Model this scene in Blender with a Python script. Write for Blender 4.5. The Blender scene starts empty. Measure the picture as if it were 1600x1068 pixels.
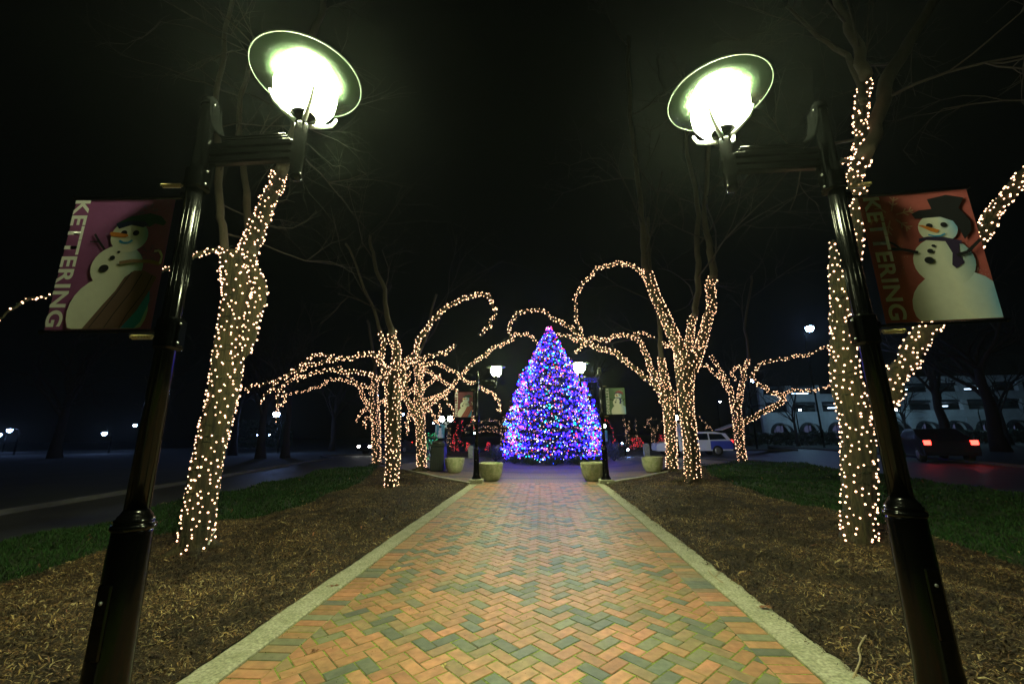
import bpy, math, random
import numpy as np
from mathutils import Vector, Matrix
R = math.radians
random.seed(7)
rng = np.random.default_rng(7)
sc = bpy.context.scene
COL = sc.collection

# ------------------------------------------------------------------ camera
F = 638.196                      # focal length in photo pixels (1600 wide)
PIT, YAW, ROL = R(12.936), R(-3.821), R(-0.707)
CAM = np.array([0.1745, 0.0, 1.35])
cp, sp, cy, sy, cr, sr = math.cos(PIT), math.sin(PIT), math.cos(YAW), math.sin(YAW), math.cos(ROL), math.sin(ROL)
FW = np.array([sy*cp, cy*cp, sp]); _ri = np.array([cy, -sy, 0.0]); _up = np.cross(_ri, FW)
RI = cr*_ri + sr*_up; UP = -sr*_ri + cr*_up
cd = bpy.data.cameras.new('camera'); cam = bpy.data.objects.new('camera', cd); COL.objects.link(cam)
cam.matrix_world = Matrix([[RI[0], UP[0], -FW[0], CAM[0]], [RI[1], UP[1], -FW[1], CAM[1]], [RI[2], UP[2], -FW[2], CAM[2]], [0, 0, 0, 1]])
cd.sensor_width = 36; cd.lens = F/1600*36; cd.clip_start = 0.05; cd.clip_end = 2000
sc.camera = cam

# ------------------------------------------------------------------ night sky, added faint fill sun, exposure
w = bpy.data.worlds.new('World'); sc.world = w; w.use_nodes = True
nt = w.node_tree; nt.nodes.clear()
sky = nt.nodes.new('ShaderNodeTexSky'); sky.sky_type = 'NISHITA'; sky.sun_disc = False
sky.sun_elevation = R(20); sky.sun_rotation = R(200)
bg = nt.nodes.new('ShaderNodeBackground'); bg.inputs['Strength'].default_value = 0.00012
wo = nt.nodes.new('ShaderNodeOutputWorld')
nt.links.new(sky.outputs[0], bg.inputs[0]); nt.links.new(bg.outputs[0], wo.inputs[0])
sd = bpy.data.lights.new('moon', 'SUN'); sd.energy = 0.004; sd.angle = R(0.5); sd.color = (0.7, 0.8, 1)  # sun lamp added so far things stay faintly visible
so = bpy.data.objects.new('moon', sd); COL.objects.link(so); so.rotation_euler = (R(70), 0, R(200))
sc.view_settings.view_transform = 'Standard'; sc.view_settings.look = 'None'
sc.view_settings.exposure = 0; sc.view_settings.gamma = 1; sc.view_settings.use_curve_mapping = False
cy_ = sc.cycles
cy_.use_denoising = True; cy_.use_light_tree = True
cy_.max_bounces = 5; cy_.diffuse_bounces = 2; cy_.glossy_bounces = 3; cy_.transmission_bounces = 4; cy_.transparent_max_bounces = 12
cy_.volume_bounces = 0; cy_.sample_clamp_indirect = 1.5; cy_.sample_clamp_direct = 0
cy_.caustics_reflective = False; cy_.caustics_refractive = False
LAMP = (0.92, 1.0, 0.55)         # the greenish white of the path lamps

# ------------------------------------------------------------------ placing by sight line and depth
def ray(x, y): return (x-800)/F*RI - (y-534)/F*UP + FW
def gnd(x, y, z=0.0):
    d = ray(x, y); return CAM + d*(z-CAM[2])/d[2]
def at(x, y, Y):
    d = ray(x, y); return CAM + d*(Y-CAM[1])/d[1]
def depth(p): return float((np.asarray(p)-CAM) @ FW)

# ------------------------------------------------------------------ mesh builder
class MB:
    def __init__(s): s.v = []; s.f = []; s.m = []; s.c = []; s.n = 0; s.sm = []
    def add(s, vs, fs, mat=0, smooth=False, col=None):
        vs = [tuple(map(float, p)) for p in vs]
        s.v += vs; s.f += [tuple(i+s.n for i in f) for f in fs]
        s.m += [mat]*len(fs); s.sm += [smooth]*len(fs)
        if col is None: s.c += [(1, 1, 1, 1)]*len(vs)
        elif isinstance(col, list): s.c += [tuple(c)+(1,) for c in col]
        else: s.c += [tuple(col)+(1,)]*len(vs)
        s.n += len(vs)
    def box(s, c, d, mat=0, rz=0, ry=0, rx=0, bev=0.0, col=None):
        Mx = Matrix.Rotation(rz, 3, 'Z') @ Matrix.Rotation(ry, 3, 'Y') @ Matrix.Rotation(rx, 3, 'X')
        x, y, z = d[0]/2, d[1]/2, d[2]/2
        if bev <= 0:
            P = [(sx*x, sy_*y, sz*z) for sz in (-1, 1) for sx, sy_ in ((-1, -1), (1, -1), (1, 1), (-1, 1))]
            fs = [(3, 2, 1, 0), (4, 5, 6, 7), (0, 1, 5, 4), (1, 2, 6, 5), (2, 3, 7, 6), (3, 0, 4, 7)]
        else:
            b = min(bev, x*.9, y*.9, z*.9); P = []; lv = [(-z, b), (-z+b, 0), (z-b, 0), (z, b)]
            for zz, i in lv:
                for sx, sy_ in ((-1, -1), (1, -1), (1, 1), (-1, 1)):
                    P.append((sx*(x-i), sy_*(y-b-i*0), zz)) if False else None
                ring = [(-x+b, -y+i), (x-b, -y+i), (x-i, -y+b), (x-i, y-b), (x-b, y-i), (-x+b, y-i), (-x+i, y-b), (-x+i, -y+b)]
                P += [(a, c2, zz) for a, c2 in ring]
            fs = [tuple(range(7, -1, -1)), tuple(range(24, 32))]
            for k in range(3):
                for i in range(8):
                    j = (i+1) % 8; fs.append((k*8+i, k*8+j, k*8+8+j, k*8+8+i))
        s.add([Vector(c)+Mx @ Vector(p) for p in P], fs, mat, False, col)
    def prism(s, pts, z0, z1, cham=0.0, mat=0, col=None, bottom=False):
        n = len(pts); cx = sum(p[0] for p in pts)/n; cyy = sum(p[1] for p in pts)/n
        def ins(p, d):
            dx, dy = cx-p[0], cyy-p[1]; L = math.hypot(dx, dy) or 1; k = min(d*1.4/L, .4); return (p[0]+dx*k, p[1]+dy*k)
        P = [(p[0], p[1], z0) for p in pts] + [(p[0], p[1], z1-cham*.8) for p in pts]
        fs = []
        for i in range(n):
            j = (i+1) % n; fs.append((i, j, n+j, n+i))
        if cham > 0:
            P += [ins(p, cham)+(z1,) for p in pts]
            for i in range(n):
                j = (i+1) % n; fs.append((n+i, n+j, 2*n+j, 2*n+i))
            fs.append(tuple(range(2*n, 3*n)))
        else: fs.append(tuple(range(n, 2*n)))
        if bottom: fs.append(tuple(range(n-1, -1, -1)))
        s.add(P, fs, mat, False, col)
    def tube(s, pts, rad, sides=8, mat=0, smooth=True, cap=True, wob=0.0, ridges=0, col=None):
        pts = [np.asarray(p, float) for p in pts]; n = len(pts)
        if not hasattr(rad, '__len__'): rad = [rad]*n
        T = [pts[min(i+1, n-1)]-pts[max(i-1, 0)] for i in range(n)]
        T = [t/(np.linalg.norm(t)+1e-9) for t in T]
        a = np.array([1, 0, 0.]) if abs(T[0][0]) < .8 else np.array([0, 1., 0])
        N = a - T[0]*(a@T[0]); N /= np.linalg.norm(N); V = []
        ph = random.random()*6
        for i in range(n):
            N = N - T[i]*(N@T[i]); N /= (np.linalg.norm(N)+1e-9); B = np.cross(T[i], N)
            for k in range(sides):
                th = 2*math.pi*k/sides; r = rad[i]
                if wob: r *= 1 + wob*(math.sin(th*ridges+ph+i*.13+.6*math.sin(i*.5+th*2))*.6 + math.sin(th*2+ph*2+i*.35)*.6 + (random.random()-.5)*.5)
                V.append(pts[i] + (N*math.cos(th)+B*math.sin(th))*r)
        fs = []
        for i in range(n-1):
            for k in range(sides):
                l = (k+1) % sides; fs.append((i*sides+k, i*sides+l, (i+1)*sides+l, (i+1)*sides+k))
        if cap and sides > 2: fs += [tuple(range(sides-1, -1, -1)), tuple((n-1)*sides+k for k in range(sides))]
        s.add(V, fs, mat, smooth, col)
    def lathe(s, prof, c=(0, 0, 0), sides=24, mat=0, smooth=True, axis='Z', cap=True):
        V = []; fs = []; n = len(prof)
        for r, z in prof:
            for k in range(sides):
                th = 2*math.pi*k/sides
                p = (r*math.cos(th), r*math.sin(th), z) if axis == 'Z' else ((z, r*math.cos(th), r*math.sin(th)) if axis == 'X' else (r*math.cos(th), z, -r*math.sin(th)))
                V.append((p[0]+c[0], p[1]+c[1], p[2]+c[2]))
        for i in range(n-1):
            for k in range(sides):
                l = (k+1) % sides; fs.append((i*sides+k, i*sides+l, (i+1)*sides+l, (i+1)*sides+k))
        if cap:
            if prof[0][0] > 1e-4: fs.append(tuple(range(sides-1, -1, -1)))
            if prof[-1][0] > 1e-4: fs.append(tuple((n-1)*sides+k for k in range(sides)))
        s.add(V, fs, mat, smooth)
    def octa(s, p, r, mat=0, fine=False):
        p = np.asarray(p); 
        if fine:
            V = [p+np.array(q)*r for q in ICO_V]; s.add(V, ICO_F, mat, True)
        else:
            V = [p+np.array(q)*r for q in ((1, 0, 0), (-1, 0, 0), (0, 1, 0), (0, -1, 0), (0, 0, 1.1), (0, 0, -1.1))]
            s.add(V, [(0, 2, 4), (2, 1, 4), (1, 3, 4), (3, 0, 4), (2, 0, 5), (1, 2, 5), (3, 1, 5), (0, 3, 5)], mat, True)
    def build(s, name, mats, parent=None, kind=None, origin=None):
        o3 = np.array(origin if origin is not None else (wloc(parent) if parent else (0, 0, 0)), float)
        me = bpy.data.meshes.new(name)
        V = np.array(s.v, float).reshape(-1, 3) - o3
        me.from_pydata(V.tolist(), [], s.f)
        if not isinstance(mats, (list, tuple)): mats = [mats]
        for m in mats: me.materials.append(m)
        me.polygons.foreach_set('material_index', s.m); me.polygons.foreach_set('use_smooth', s.sm)
        if any(c != (1, 1, 1, 1) for c in s.c[:50]+s.c[-5:]):
            ca = me.color_attributes.new('col', 'FLOAT_COLOR', 'POINT')
            ca.data.foreach_set('color', np.array(s.c, np.float32).ravel())
        me.update()
        return link(name, me, parent, kind, origin)
def link(name, me, parent=None, kind=None, origin=None):
    o = bpy.data.objects.new(name, me); COL.objects.link(o)
    if parent:
        o.parent = parent
        if origin is not None: o.location = Vector(origin)-wloc(parent)
    elif origin is not None: o.location = origin
    if kind: o['kind'] = kind
    return o
def wloc(o):
    v = Vector((0, 0, 0))
    while o: v += o.location; o = o.parent
    return v
_t = (1+5**.5)/2; _q = 1/math.sqrt(1+_t*_t)
ICO_V = [(-_q, _t*_q, 0), (_q, _t*_q, 0), (-_q, -_t*_q, 0), (_q, -_t*_q, 0), (0, -_q, _t*_q), (0, _q, _t*_q), (0, -_q, -_t*_q), (0, _q, -_t*_q), (_t*_q, 0, -_q), (_t*_q, 0, _q), (-_t*_q, 0, -_q), (-_t*_q, 0, _q)]
ICO_F = [(0, 11, 5), (0, 5, 1), (0, 1, 7), (0, 7, 10), (0, 10, 11), (1, 5, 9), (5, 11, 4), (11, 10, 2), (10, 7, 6), (7, 1, 8), (3, 9, 4), (3, 4, 2), (3, 2, 6), (3, 6, 8), (3, 8, 9), (4, 9, 5), (2, 4, 11), (6, 2, 10), (8, 6, 7), (9, 8, 1)]
def tag(o, label=None, cat=None, group=None, kind=None):
    if label: o['label'] = label
    if cat: o['category'] = cat
    if group: o['group'] = group
    if kind: o['kind'] = kind
    return o
def thing(name, loc, label, cat, group=None, rz=0):
    o = bpy.data.objects.new(name, None); COL.objects.link(o); o.location = Vector([float(q) for q in loc]); o.rotation_euler.z = rz
    o.empty_display_size = .2
    return tag(o, label, cat, group)
def fast_mesh(name, V, quads, mat, colors=None, parent=None, kind=None, smooth=False):
    """numpy mesh of n-gons with the same vertex count"""
    me = bpy.data.meshes.new(name); nv, k = len(V), quads.shape[1]; nf = len(quads)
    me.vertices.add(nv); me.vertices.foreach_set('co', V.astype(np.float32).ravel())
    me.loops.add(nf*k); me.loops.foreach_set('vertex_index', quads.astype(np.int32).ravel())
    me.polygons.add(nf); me.polygons.foreach_set('loop_start', np.arange(0, nf*k, k, dtype=np.int32))
    me.polygons.foreach_set('loop_total', np.full(nf, k, np.int32))
    me.update(calc_edges=True)
    if colors is not None:
        ca = me.color_attributes.new('col', 'FLOAT_COLOR', 'POINT')
        ca.data.foreach_set('color', np.concatenate([colors, np.ones((nv, 1))], 1).astype(np.float32).ravel())
    me.materials.append(mat)
    return link(name, me, parent, kind)

# ------------------------------------------------------------------ materials
def mat(name, col=(.5, .5, .5), rough=.6, metal=0, attr=False, noise=None, bump=None, spec=.5, var=.25, stretch=None, obj=True, mix2=None, mixf=1.0):
    m = bpy.data.materials.new(name); m.use_nodes = True; n = m.node_tree.nodes; L = m.node_tree.links
    b = n['Principled BSDF']; b.inputs['Roughness'].default_value = rough; b.inputs['Metallic'].default_value = metal
    b.inputs['Specular IOR Level'].default_value = spec
    b.inputs['Base Color'].default_value = (*col, 1)
    tc = n.new('ShaderNodeTexCoord'); vec = tc.outputs['Object']
    if not obj:
        g = n.new('ShaderNodeNewGeometry'); vec = g.outputs['Position']
    if stretch:
        mp = n.new('ShaderNodeMapping'); mp.inputs['Scale'].default_value = stretch; L.new(vec, mp.inputs[0]); vec = mp.outputs[0]
    src = None
    if attr:
        a = n.new('ShaderNodeAttribute'); a.attribute_name = 'col'; src = a.outputs['Color']
    if noise:
        t = n.new('ShaderNodeTexNoise'); t.inputs['Scale'].default_value = noise; t.inputs['Detail'].default_value = 6; t.inputs['Roughness'].default_value = .65
        L.new(vec, t.inputs['Vector'])
        if mix2:
            mr = n.new('ShaderNodeMapRange'); mr.inputs['From Min'].default_value = .42; mr.inputs['From Max'].default_value = .62; mr.inputs['To Max'].default_value = mixf
            L.new(t.outputs['Fac'], mr.inputs['Value'])
            mx = n.new('ShaderNodeMix'); mx.data_type = 'RGBA'; L.new(mr.outputs[0], mx.inputs['Factor'])
            mx.inputs['A'].default_value = (*col, 1); mx.inputs['B'].default_value = (*mix2, 1)
            if src: L.new(src, mx.inputs['A'])
            src = mx.outputs['Result']
            t2 = n.new('ShaderNodeTexNoise'); t2.inputs['Scale'].default_value = noise*7; t2.inputs['Detail'].default_value = 5; L.new(vec, t2.inputs['Vector']); fac = t2.outputs['Fac']
        else: fac = t.outputs['Fac']
        mr = n.new('ShaderNodeMapRange'); mr.inputs['From Min'].default_value = .25; mr.inputs['From Max'].default_value = .75
        mr.inputs['To Min'].default_value = 1-var; mr.inputs['To Max'].default_value = 1+var; L.new(fac, mr.inputs['Value'])
        vm = n.new('ShaderNodeVectorMath'); vm.operation = 'SCALE'; L.new(mr.outputs[0], vm.inputs['Scale'])
        if src: L.new(src, vm.inputs[0])
        else: vm.inputs[0].default_value = col
        src = vm.outputs[0]
    if src: L.new(src, b.inputs['Base Color'])
    if bump:
        sc_, st, dist = bump
        t = n.new('ShaderNodeTexNoise'); t.inputs['Scale'].default_value = sc_; t.inputs['Detail'].default_value = 8; t.inputs['Roughness'].default_value = .7; L.new(vec, t.inputs['Vector'])
        bp = n.new('ShaderNodeBump'); bp.inputs['Strength'].default_value = st; bp.inputs['Distance'].default_value = dist
        L.new(t.outputs['Fac'], bp.inputs['Height']); L.new(bp.outputs[0], b.inputs['Normal'])
    return m
def emit(name, col, s, sampling=None):
    m = bpy.data.materials.new(name); m.use_nodes = True; n = m.node_tree.nodes; L = m.node_tree.links; n.clear()
    e = n.new('ShaderNodeEmission'); e.inputs[0].default_value = (*col, 1); e.inputs[1].default_value = s
    o = n.new('ShaderNodeOutputMaterial'); L.new(e.outputs[0], o.inputs[0])
    if sampling: m.cycles.emission_sampling = sampling
    return m
M = {}
M['black'] = mat('black_paint', (.0007, .0008, .0008), .16, spec=.22, noise=30, var=.3, bump=(90, .06, .0006))
M['brick'] = mat('clay_paver', (.4, .2, .1), .55, attr=True, noise=2.3, var=.3, bump=(160, .5, .003), obj=False, mix2=(.17, .175, .07), mixf=.38)
M['joint'] = mat('mossy_joint_sand', (.21, .29, .035), .95, noise=8, var=.6, bump=(90, .8, .01), obj=False, mix2=(.06, .055, .025))
M['concrete'] = mat('kerb_concrete', (.36, .35, .25), .88, noise=7, var=.5, bump=(55, .8, .012), obj=False, mix2=(.25, .26, .16), mixf=.8)
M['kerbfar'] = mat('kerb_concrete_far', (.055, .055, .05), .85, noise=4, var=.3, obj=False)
M['pot'] = mat('cast_concrete', (.32, .32, .2), .8, noise=9, var=.35, bump=(60, .4, .005), mix2=(.2, .22, .1))
M['mulch'] = mat('bark_mulch', (.04, .025, .010), .95, noise=1.6, var=.7, bump=(60, 1, .03), obj=False, mix2=(.02, .012, .006), mixf=.9)
M['chip'] = mat('mulch_chip', (.1, .07, .03), .85, attr=True)
M['grass'] = mat('lawn_soil', (.014, .03, .008), .95, noise=6, var=.5, bump=(80, .9, .02), obj=False)
M['blade'] = mat('grass_blade', (.03, .08, .015), .8, attr=True, spec=.2)
M['earth'] = mat('dark_ground', (.018, .022, .014), .95, noise=.6, var=.6, obj=False)
M['asphalt'] = mat('asphalt', (.05, .05, .055), .6, noise=1.5, var=.35, bump=(120, .4, .004), obj=False)
M['bark'] = mat('bark', (.062, .05, .02), .9, noise=6, var=.45, bump=(17, 1, .09), stretch=(1, 1, .12), mix2=(.02, .017, .008))
M['darkbark'] = mat('dark_bark', (.022, .015, .012), .9, noise=5, var=.4, bump=(12, .8, .02), stretch=(1, 1, .3))
M['limbbark'] = mat('limb_bark', (.055, .043, .028), .9, noise=5, var=.4, bump=(12, .8, .02), stretch=(1, 1, .3))
M['wire'] = mat('green_wire', (.008, .02, .008), .5)
M['needle'] = mat('spruce_needles', (.035, .07, .035), .75, attr=True)
M['juniper'] = mat('juniper_leaf', (.07, .09, .1), .7, attr=True)
M['steel'] = mat('brass_spring', (.45, .36, .14), .35, metal=.8)
M['ink'] = mat('banner_print', (.5, .5, .5), .65, attr=True, noise=14, var=.07)
M['banner'] = mat('banner_cloth', (.5, .5, .5), .75, attr=True, noise=20, var=.1, bump=(500, .15, .0006))
M['white'] = mat('white_paint', (.75, .77, .75), .3, noise=20, var=.05)
M['glassdark'] = mat('car_glass', (.01, .015, .02), .08, spec=.8)
M['bluepaint'] = mat('blue_paint', (.06, .09, .5), .3)
M['darkpaint'] = mat('dark_car_paint', (.02, .02, .03), .25)
M['rubber'] = mat('tyre_rubber', (.015, .015, .015), .8)
M['rim'] = mat('wheel_metal', (.4, .4, .42), .35, metal=.8)
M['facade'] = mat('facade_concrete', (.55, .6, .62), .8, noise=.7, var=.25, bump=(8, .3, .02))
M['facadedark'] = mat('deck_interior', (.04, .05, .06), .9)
M['plastic'] = mat('bin_plastic', (.012, .016, .014), .5, noise=8, var=.3)
M['tagw'] = mat('white_plastic', (.7, .72, .68), .5)
M['leaf1'] = mat('dry_leaf', (.2, .09, .04), .8, noise=40, var=.4)
M['leaf2'] = mat('pale_leaf', (.5, .42, .16), .8, noise=40, var=.3)
M['glassrim'] = mat('glass_edge', (.07, .09, .07), .3)
M['glass'] = None
def glass():
    m = bpy.data.materials.new('lamp_disc_glass'); m.use_nodes = True; n = m.node_tree.nodes; L = m.node_tree.links; n.clear()
    tr = n.new('ShaderNodeBsdfTransparent'); tr.inputs[0].default_value = (.86, .95, .88, 1)
    gl = n.new('ShaderNodeBsdfGlossy'); gl.inputs['Color'].default_value = (.5, .62, .5, 1); gl.inputs['Roughness'].default_value = .23
    df = n.new('ShaderNodeBsdfDiffuse'); df.inputs[0].default_value = (.6, .8, .65, 1)
    m0 = n.new('ShaderNodeMixShader'); m0.inputs[0].default_value = .0004; L.new(tr.outputs[0], m0.inputs[1]); L.new(df.outputs[0], m0.inputs[2])
    fr = n.new('ShaderNodeFresnel'); fr.inputs[0].default_value = 1.45
    mx = n.new('ShaderNodeMixShader'); L.new(fr.outputs[0], mx.inputs[0]); L.new(m0.outputs[0], mx.inputs[1]); L.new(gl.outputs[0], mx.inputs[2])
    o = n.new('ShaderNodeOutputMaterial'); L.new(mx.outputs[0], o.inputs[0]); return m
M['glass'] = glass()
LENS = 570.0
M['lens'] = emit('lit_lens', LAMP, LENS)
M['lensfar'] = emit('lit_lens_far', LAMP, LENS)
M['globe'] = emit('lit_globe', (.85, 1, .85), 60)
M['bluelamp'] = emit('cool_street_light', (.28, .45, 1.0), 150)
WARM = (1.0, .55, .31)
M['bulb_near'] = emit('warm_bulb_near', WARM, 6.5)
M['bulb_mid'] = emit('warm_bulb_mid', WARM, 5.5)
M['bulb_far'] = emit('warm_bulb_far', WARM, 6)
M['redbulb'] = emit('red_bulb', (1, .04, .06), 8)
M['grnbulb'] = emit('green_bulb', (.05, 1, .35), 3)
M['tail'] = emit('tail_lamp', (1, .03, .02), 14)
M['head'] = emit('head_lamp', (1, .95, .85), 40)

# ------------------------------------------------------------------ ground shapes (functions of Y)
def curve_of(pix):
    P = sorted([tuple(gnd(*p)[:2][::-1]) for p in pix]); ys = [p[0] for p in P]; xs = [p[1] for p in P]
    return lambda y: np.interp(y, ys, xs)
xmgL = curve_of([(-260, 985), (0, 927), (166, 878), (338, 824), (453, 800), (540, 775), (574, 752), (584, 738), (592, 729)])
xmgR = curve_of([(1860, 960), (1600, 893), (1463, 858), (1309, 817), (1249, 796), (1200, 780), (1150, 765), (1111, 747), (1102, 733), (1085, 726)])
xgrL = curve_of([(-200, 905), (0, 861), (172, 823), (338, 778), (484, 743), (574, 730), (592, 724)])
xgrR = curve_of([(1800, 808), (1600, 780), (1432, 755), (1312, 737), (1237, 728), (1195, 720)])
YE = 19.5
KO, KI = 1.93, 1.70
def xpL(y): return np.interp(y, [0, 12.2, 12.8, 14, 15.5, 17, 19.5], [-KO-.02, -KO-.02, -2.35, -3.3, -4.3, -5.3, -7.0])
def xpR(y): return np.interp(y, [0, 11.9, 12.6, 13.6, 15.2, 16.7, 19.5], [KO+.02, KO+.02, 2.4, 3.3, 4.4, 5.5, 8.0])
def mound(x, y):
    return 0.035*(np.sin(x*1.7+y*.9)+np.sin(x*.8-y*1.6+2))+.02*np.sin(x*5+y*4)
def hL(x, y):
    e = np.clip((xpL(y)-x)/.8, 0, 1); return (.0+.10*e+mound(x, y)*e)
def hR(x, y):
    e = np.clip((x-xpR(y))/.8, 0, 1); return (.0+.10*e+mound(x, y)*e)
def sheet(name, xa, xb, hf, mt, y0=-1.5, y1=YE, ny=160, nx=36, kind='structure', zo=0.0):
    ys = np.linspace(0, 1, ny)**1.4*(y1-y0)+y0; V = []
    for y in ys:
        a, b = float(xa(y)), float(xb(y)); xs = np.linspace(a, b, nx)
        V.append(np.stack([xs, np.full(nx, y), hf(xs, np.full(nx, y))+zo], 1))
    V = np.concatenate(V); i = np.arange(ny-1)[:, None]*nx+np.arange(nx-1)[None]
    Q = np.stack([i, i+1, i+nx+1, i+nx], -1).reshape(-1, 4)
    o = fast_mesh(name, V, Q, mt, kind=kind)
    for p in o.data.polygons: p.use_smooth = True
    return o
g = MB(); g.add([(-900, -60, -.06), (900, -60, -.06), (900, 1200, -.06), (-900, 1200, -.06)], [(0, 1, 2, 3)]); g.build('ground', M['earth'], kind='structure')
sheet('mulch_bed', xmgL, xpL, hL, M['mulch'])
sheet('mulch_bed', xpR, xmgR, hR, M['mulch'])
sheet('lawn', lambda y: np.minimum(xgrL(y), xmgL(y)-.05), xmgL, hL, M['grass'])
sheet('lawn', xmgR, lambda y: np.maximum(xgrR(y), xmgR(y)+.05), hR, M['grass'])

# road: one strip from the left wing, behind the plaza, to the right wing
def resample(P, n):
    P = np.array(P, float); d = np.r_[0, np.cumsum(np.linalg.norm(np.diff(P, axis=0), axis=1))]
    t = np.linspace(0, d[-1], n); return np.stack([np.interp(t, d, P[:, k]) for k in range(P.shape[1])], 1)
Lw = [gnd(*p)[:2] for p in [(-500, 975), (-200, 905), (0, 861), (172, 823), (338, 778), (484, 743), (574, 730)]]
Lf = [gnd(*p)[:2] for p in [(-700, 925), (-300, 855), (0, 801), (200, 768), (307, 751), (380, 738), (463, 724), (520, 716)]]
Rw = [gnd(*p)[:2] for p in [(1195, 720), (1237, 728), (1312, 737), (1432, 755), (1600, 780), (1800, 808), (2200, 860)]]
Rf = [gnd(*p)[:2] for p in [(1200, 697), (1300, 703), (1450, 715), (1600, 729), (1900, 760), (2300, 800)]]
segs = [(Lw, Lf), ([Lw[-1], (-7.4, 21.5), (-6.9, 27.2)], [Lf[-1], (-17, 32), (-10, 36.5)]), ([(-6.9, 27.2), (8.0, 27.2)], [(-10, 36.5), (14, 36.5)]), ([(8.0, 27.2), (9.2, 23.5), tuple(Rw[0])], [(14, 36.5), (20, 34), tuple(Rf[0])]), (Rw, Rf)]
near, far = [], []
for k, (a, b) in enumerate(segs):
    n = 24; A, B = resample(a, n), resample(b, n); near += list(A[(k > 0):]); far += list(B[(k > 0):])
rd = MB(); n = len(near)
rd.add([(*p, -.045) for p in near]+[(*p, -.045) for p in far], [(i, i+1, n+i+1, n+i) for i in range(n-1)])
rd.build('road', M['asphalt'], kind='structure')
def kerb(name, P, z0, z1, wd, mt, side=1, parent=None):
    P = np.array(P, float)[:, :2]; T = np.gradient(P, axis=0); T /= np.linalg.norm(T, axis=1)[:, None]; N = np.stack([-T[:, 1], T[:, 0]], 1)*side
    n = len(P); k = MB(); V = []
    for j in range(n):
        a, b = P[j], P[j]+N[j]*wd
        V += [(*a, z0), (*(a+N[j]*.012), z1), (*(b-N[j]*.012), z1), (*b, z0)]
    fs = []
    for j in range(n-1):
        for c in range(3): fs.append((j*4+c, j*4+c+1, j*4+c+5, j*4+c+4))
    k.add(V, fs); o = k.build(name, mt, parent, kind='structure'); return o
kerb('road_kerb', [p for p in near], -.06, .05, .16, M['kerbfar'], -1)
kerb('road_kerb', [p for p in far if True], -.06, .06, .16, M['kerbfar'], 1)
kerb('plaza_edging', resample([(float(xpL(y)), y) for y in np.linspace(12.25, 19.3, 20)], 40), -.02, .055, .14, M['concrete'], -1)
kerb('plaza_edging', resample([(float(xpR(y)), y) for y in np.linspace(11.95, 19.3, 20)], 40), -.02, .055, .14, M['concrete'], 1)

# ------------------------------------------------------------------ plaza
def plaza_mat():
    m = mat('plaza_paving', (.2, .15, .13), .7, noise=1.2, var=.25, bump=(60, .3, .003), obj=False)
    n = m.node_tree.nodes; L = m.node_tree.links; b = n['Principled BSDF']
    g = n.new('ShaderNodeNewGeometry'); vs = n.new('ShaderNodeVectorMath'); vs.operation = 'SUBTRACT'; vs.inputs[1].default_value = (.78, 22.3, 0); L.new(g.outputs['Position'], vs.inputs[0])
    le = n.new('ShaderNodeVectorMath'); le.operation = 'LENGTH'; L.new(vs.outputs[0], le.inputs[0])
    md = n.new('ShaderNodeMath'); md.operation = 'PINGPONG'; md.inputs[1].default_value = 1.05; L.new(le.outputs['Value'], md.inputs[0])
    gt = n.new('ShaderNodeMath'); gt.operation = 'LESS_THAN'; gt.inputs[1].default_value = .2; L.new(md.outputs[0], gt.inputs[0])
    bt = n.new('ShaderNodeTexBrick'); bt.inputs['Scale'].default_value = 4.4; bt.inputs['Color1'].default_value = (.27, .15, .1, 1); bt.inputs['Color2'].default_value = (.17, .15, .13, 1); bt.inputs['Mortar'].default_value = (.06, .06, .04, 1); bt.inputs['Mortar Size'].default_value = .02
    L.new(g.outputs['Position'], bt.inputs['Vector'])
    mx = n.new('ShaderNodeMix'); mx.data_type = 'RGBA'; mx.inputs['B'].default_value = (.09, .085, .08, 1); L.new(gt.outputs[0], mx.inputs['Factor']); L.new(bt.outputs['Color'], mx.inputs['A'])
    L.new(mx.outputs['Result'], b.inputs['Base Color']); return m
M['plaza'] = plaza_mat()
pl = MB()
edge = [(float(xpL(y)), y) for y in np.linspace(12.25, 19.4, 14)] + [(-7.0, 21.5), (-6.75, 27.2), (7.85, 27.2), (8.9, 23.5), (9.6, 20.7)] + [(float(xpR(y)), y) for y in np.linspace(19.4, 11.95, 14)]
mid = (.3, 17)
pl.add([(*mid, -.004)]+[(*p, -.004) for p in edge], [(0, (i+1) % len(edge)+1, i+1) for i in range(len(edge))])
pl.build('plaza', M['plaza'], kind='structure')

# ------------------------------------------------------------------ brick path
Y0, Y1 = 1.35, 12.35
path = MB(); path.add([(-KI, -1.5, -.0006), (KI, -1.5, -.0006), (KI, Y1+.32, -.0006), (-KI, Y1+.32, -.0006)], [(0, 1, 2, 3)])
path = path.build('path', M['joint'], kind='structure')
def brick_col(p=None):
    r = random.random()
    if r < .19: c = (.10, .118, .10)
    elif r < .27: c = (.17, .17, .115)
    elif r < .38: c = (.26, .17, .09)
    elif r < .62: c = (.35, .16, .082)
    else: c = (.41, .185, .098)
    k = random.uniform(.82, 1.15); return (c[0]*k, c[1]*k*random.uniform(.93, 1.07), c[2]*k)
def clip(poly, a, lim, sgn):
    out = []
    for i in range(len(poly)):
        p, q = poly[i], poly[(i+1) % len(poly)]; ip, iq = sgn*(lim-p[a]) >= 0, sgn*(lim-q[a]) >= 0
        if ip: out.append(p)
        if ip != iq:
            t = (lim-p[a])/(q[a]-p[a]); out.append((p[0]+t*(q[0]-p[0]), p[1]+t*(q[1]-p[1])))
    return out
def area(p): return abs(sum(p[i][0]*p[(i+1) % len(p)][1]-p[(i+1) % len(p)][0]*p[i][1] for i in range(len(p))))/2
BW = .096; gap = .009; c45 = math.sqrt(.5); XF = KI-.225
bricks = []
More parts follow.
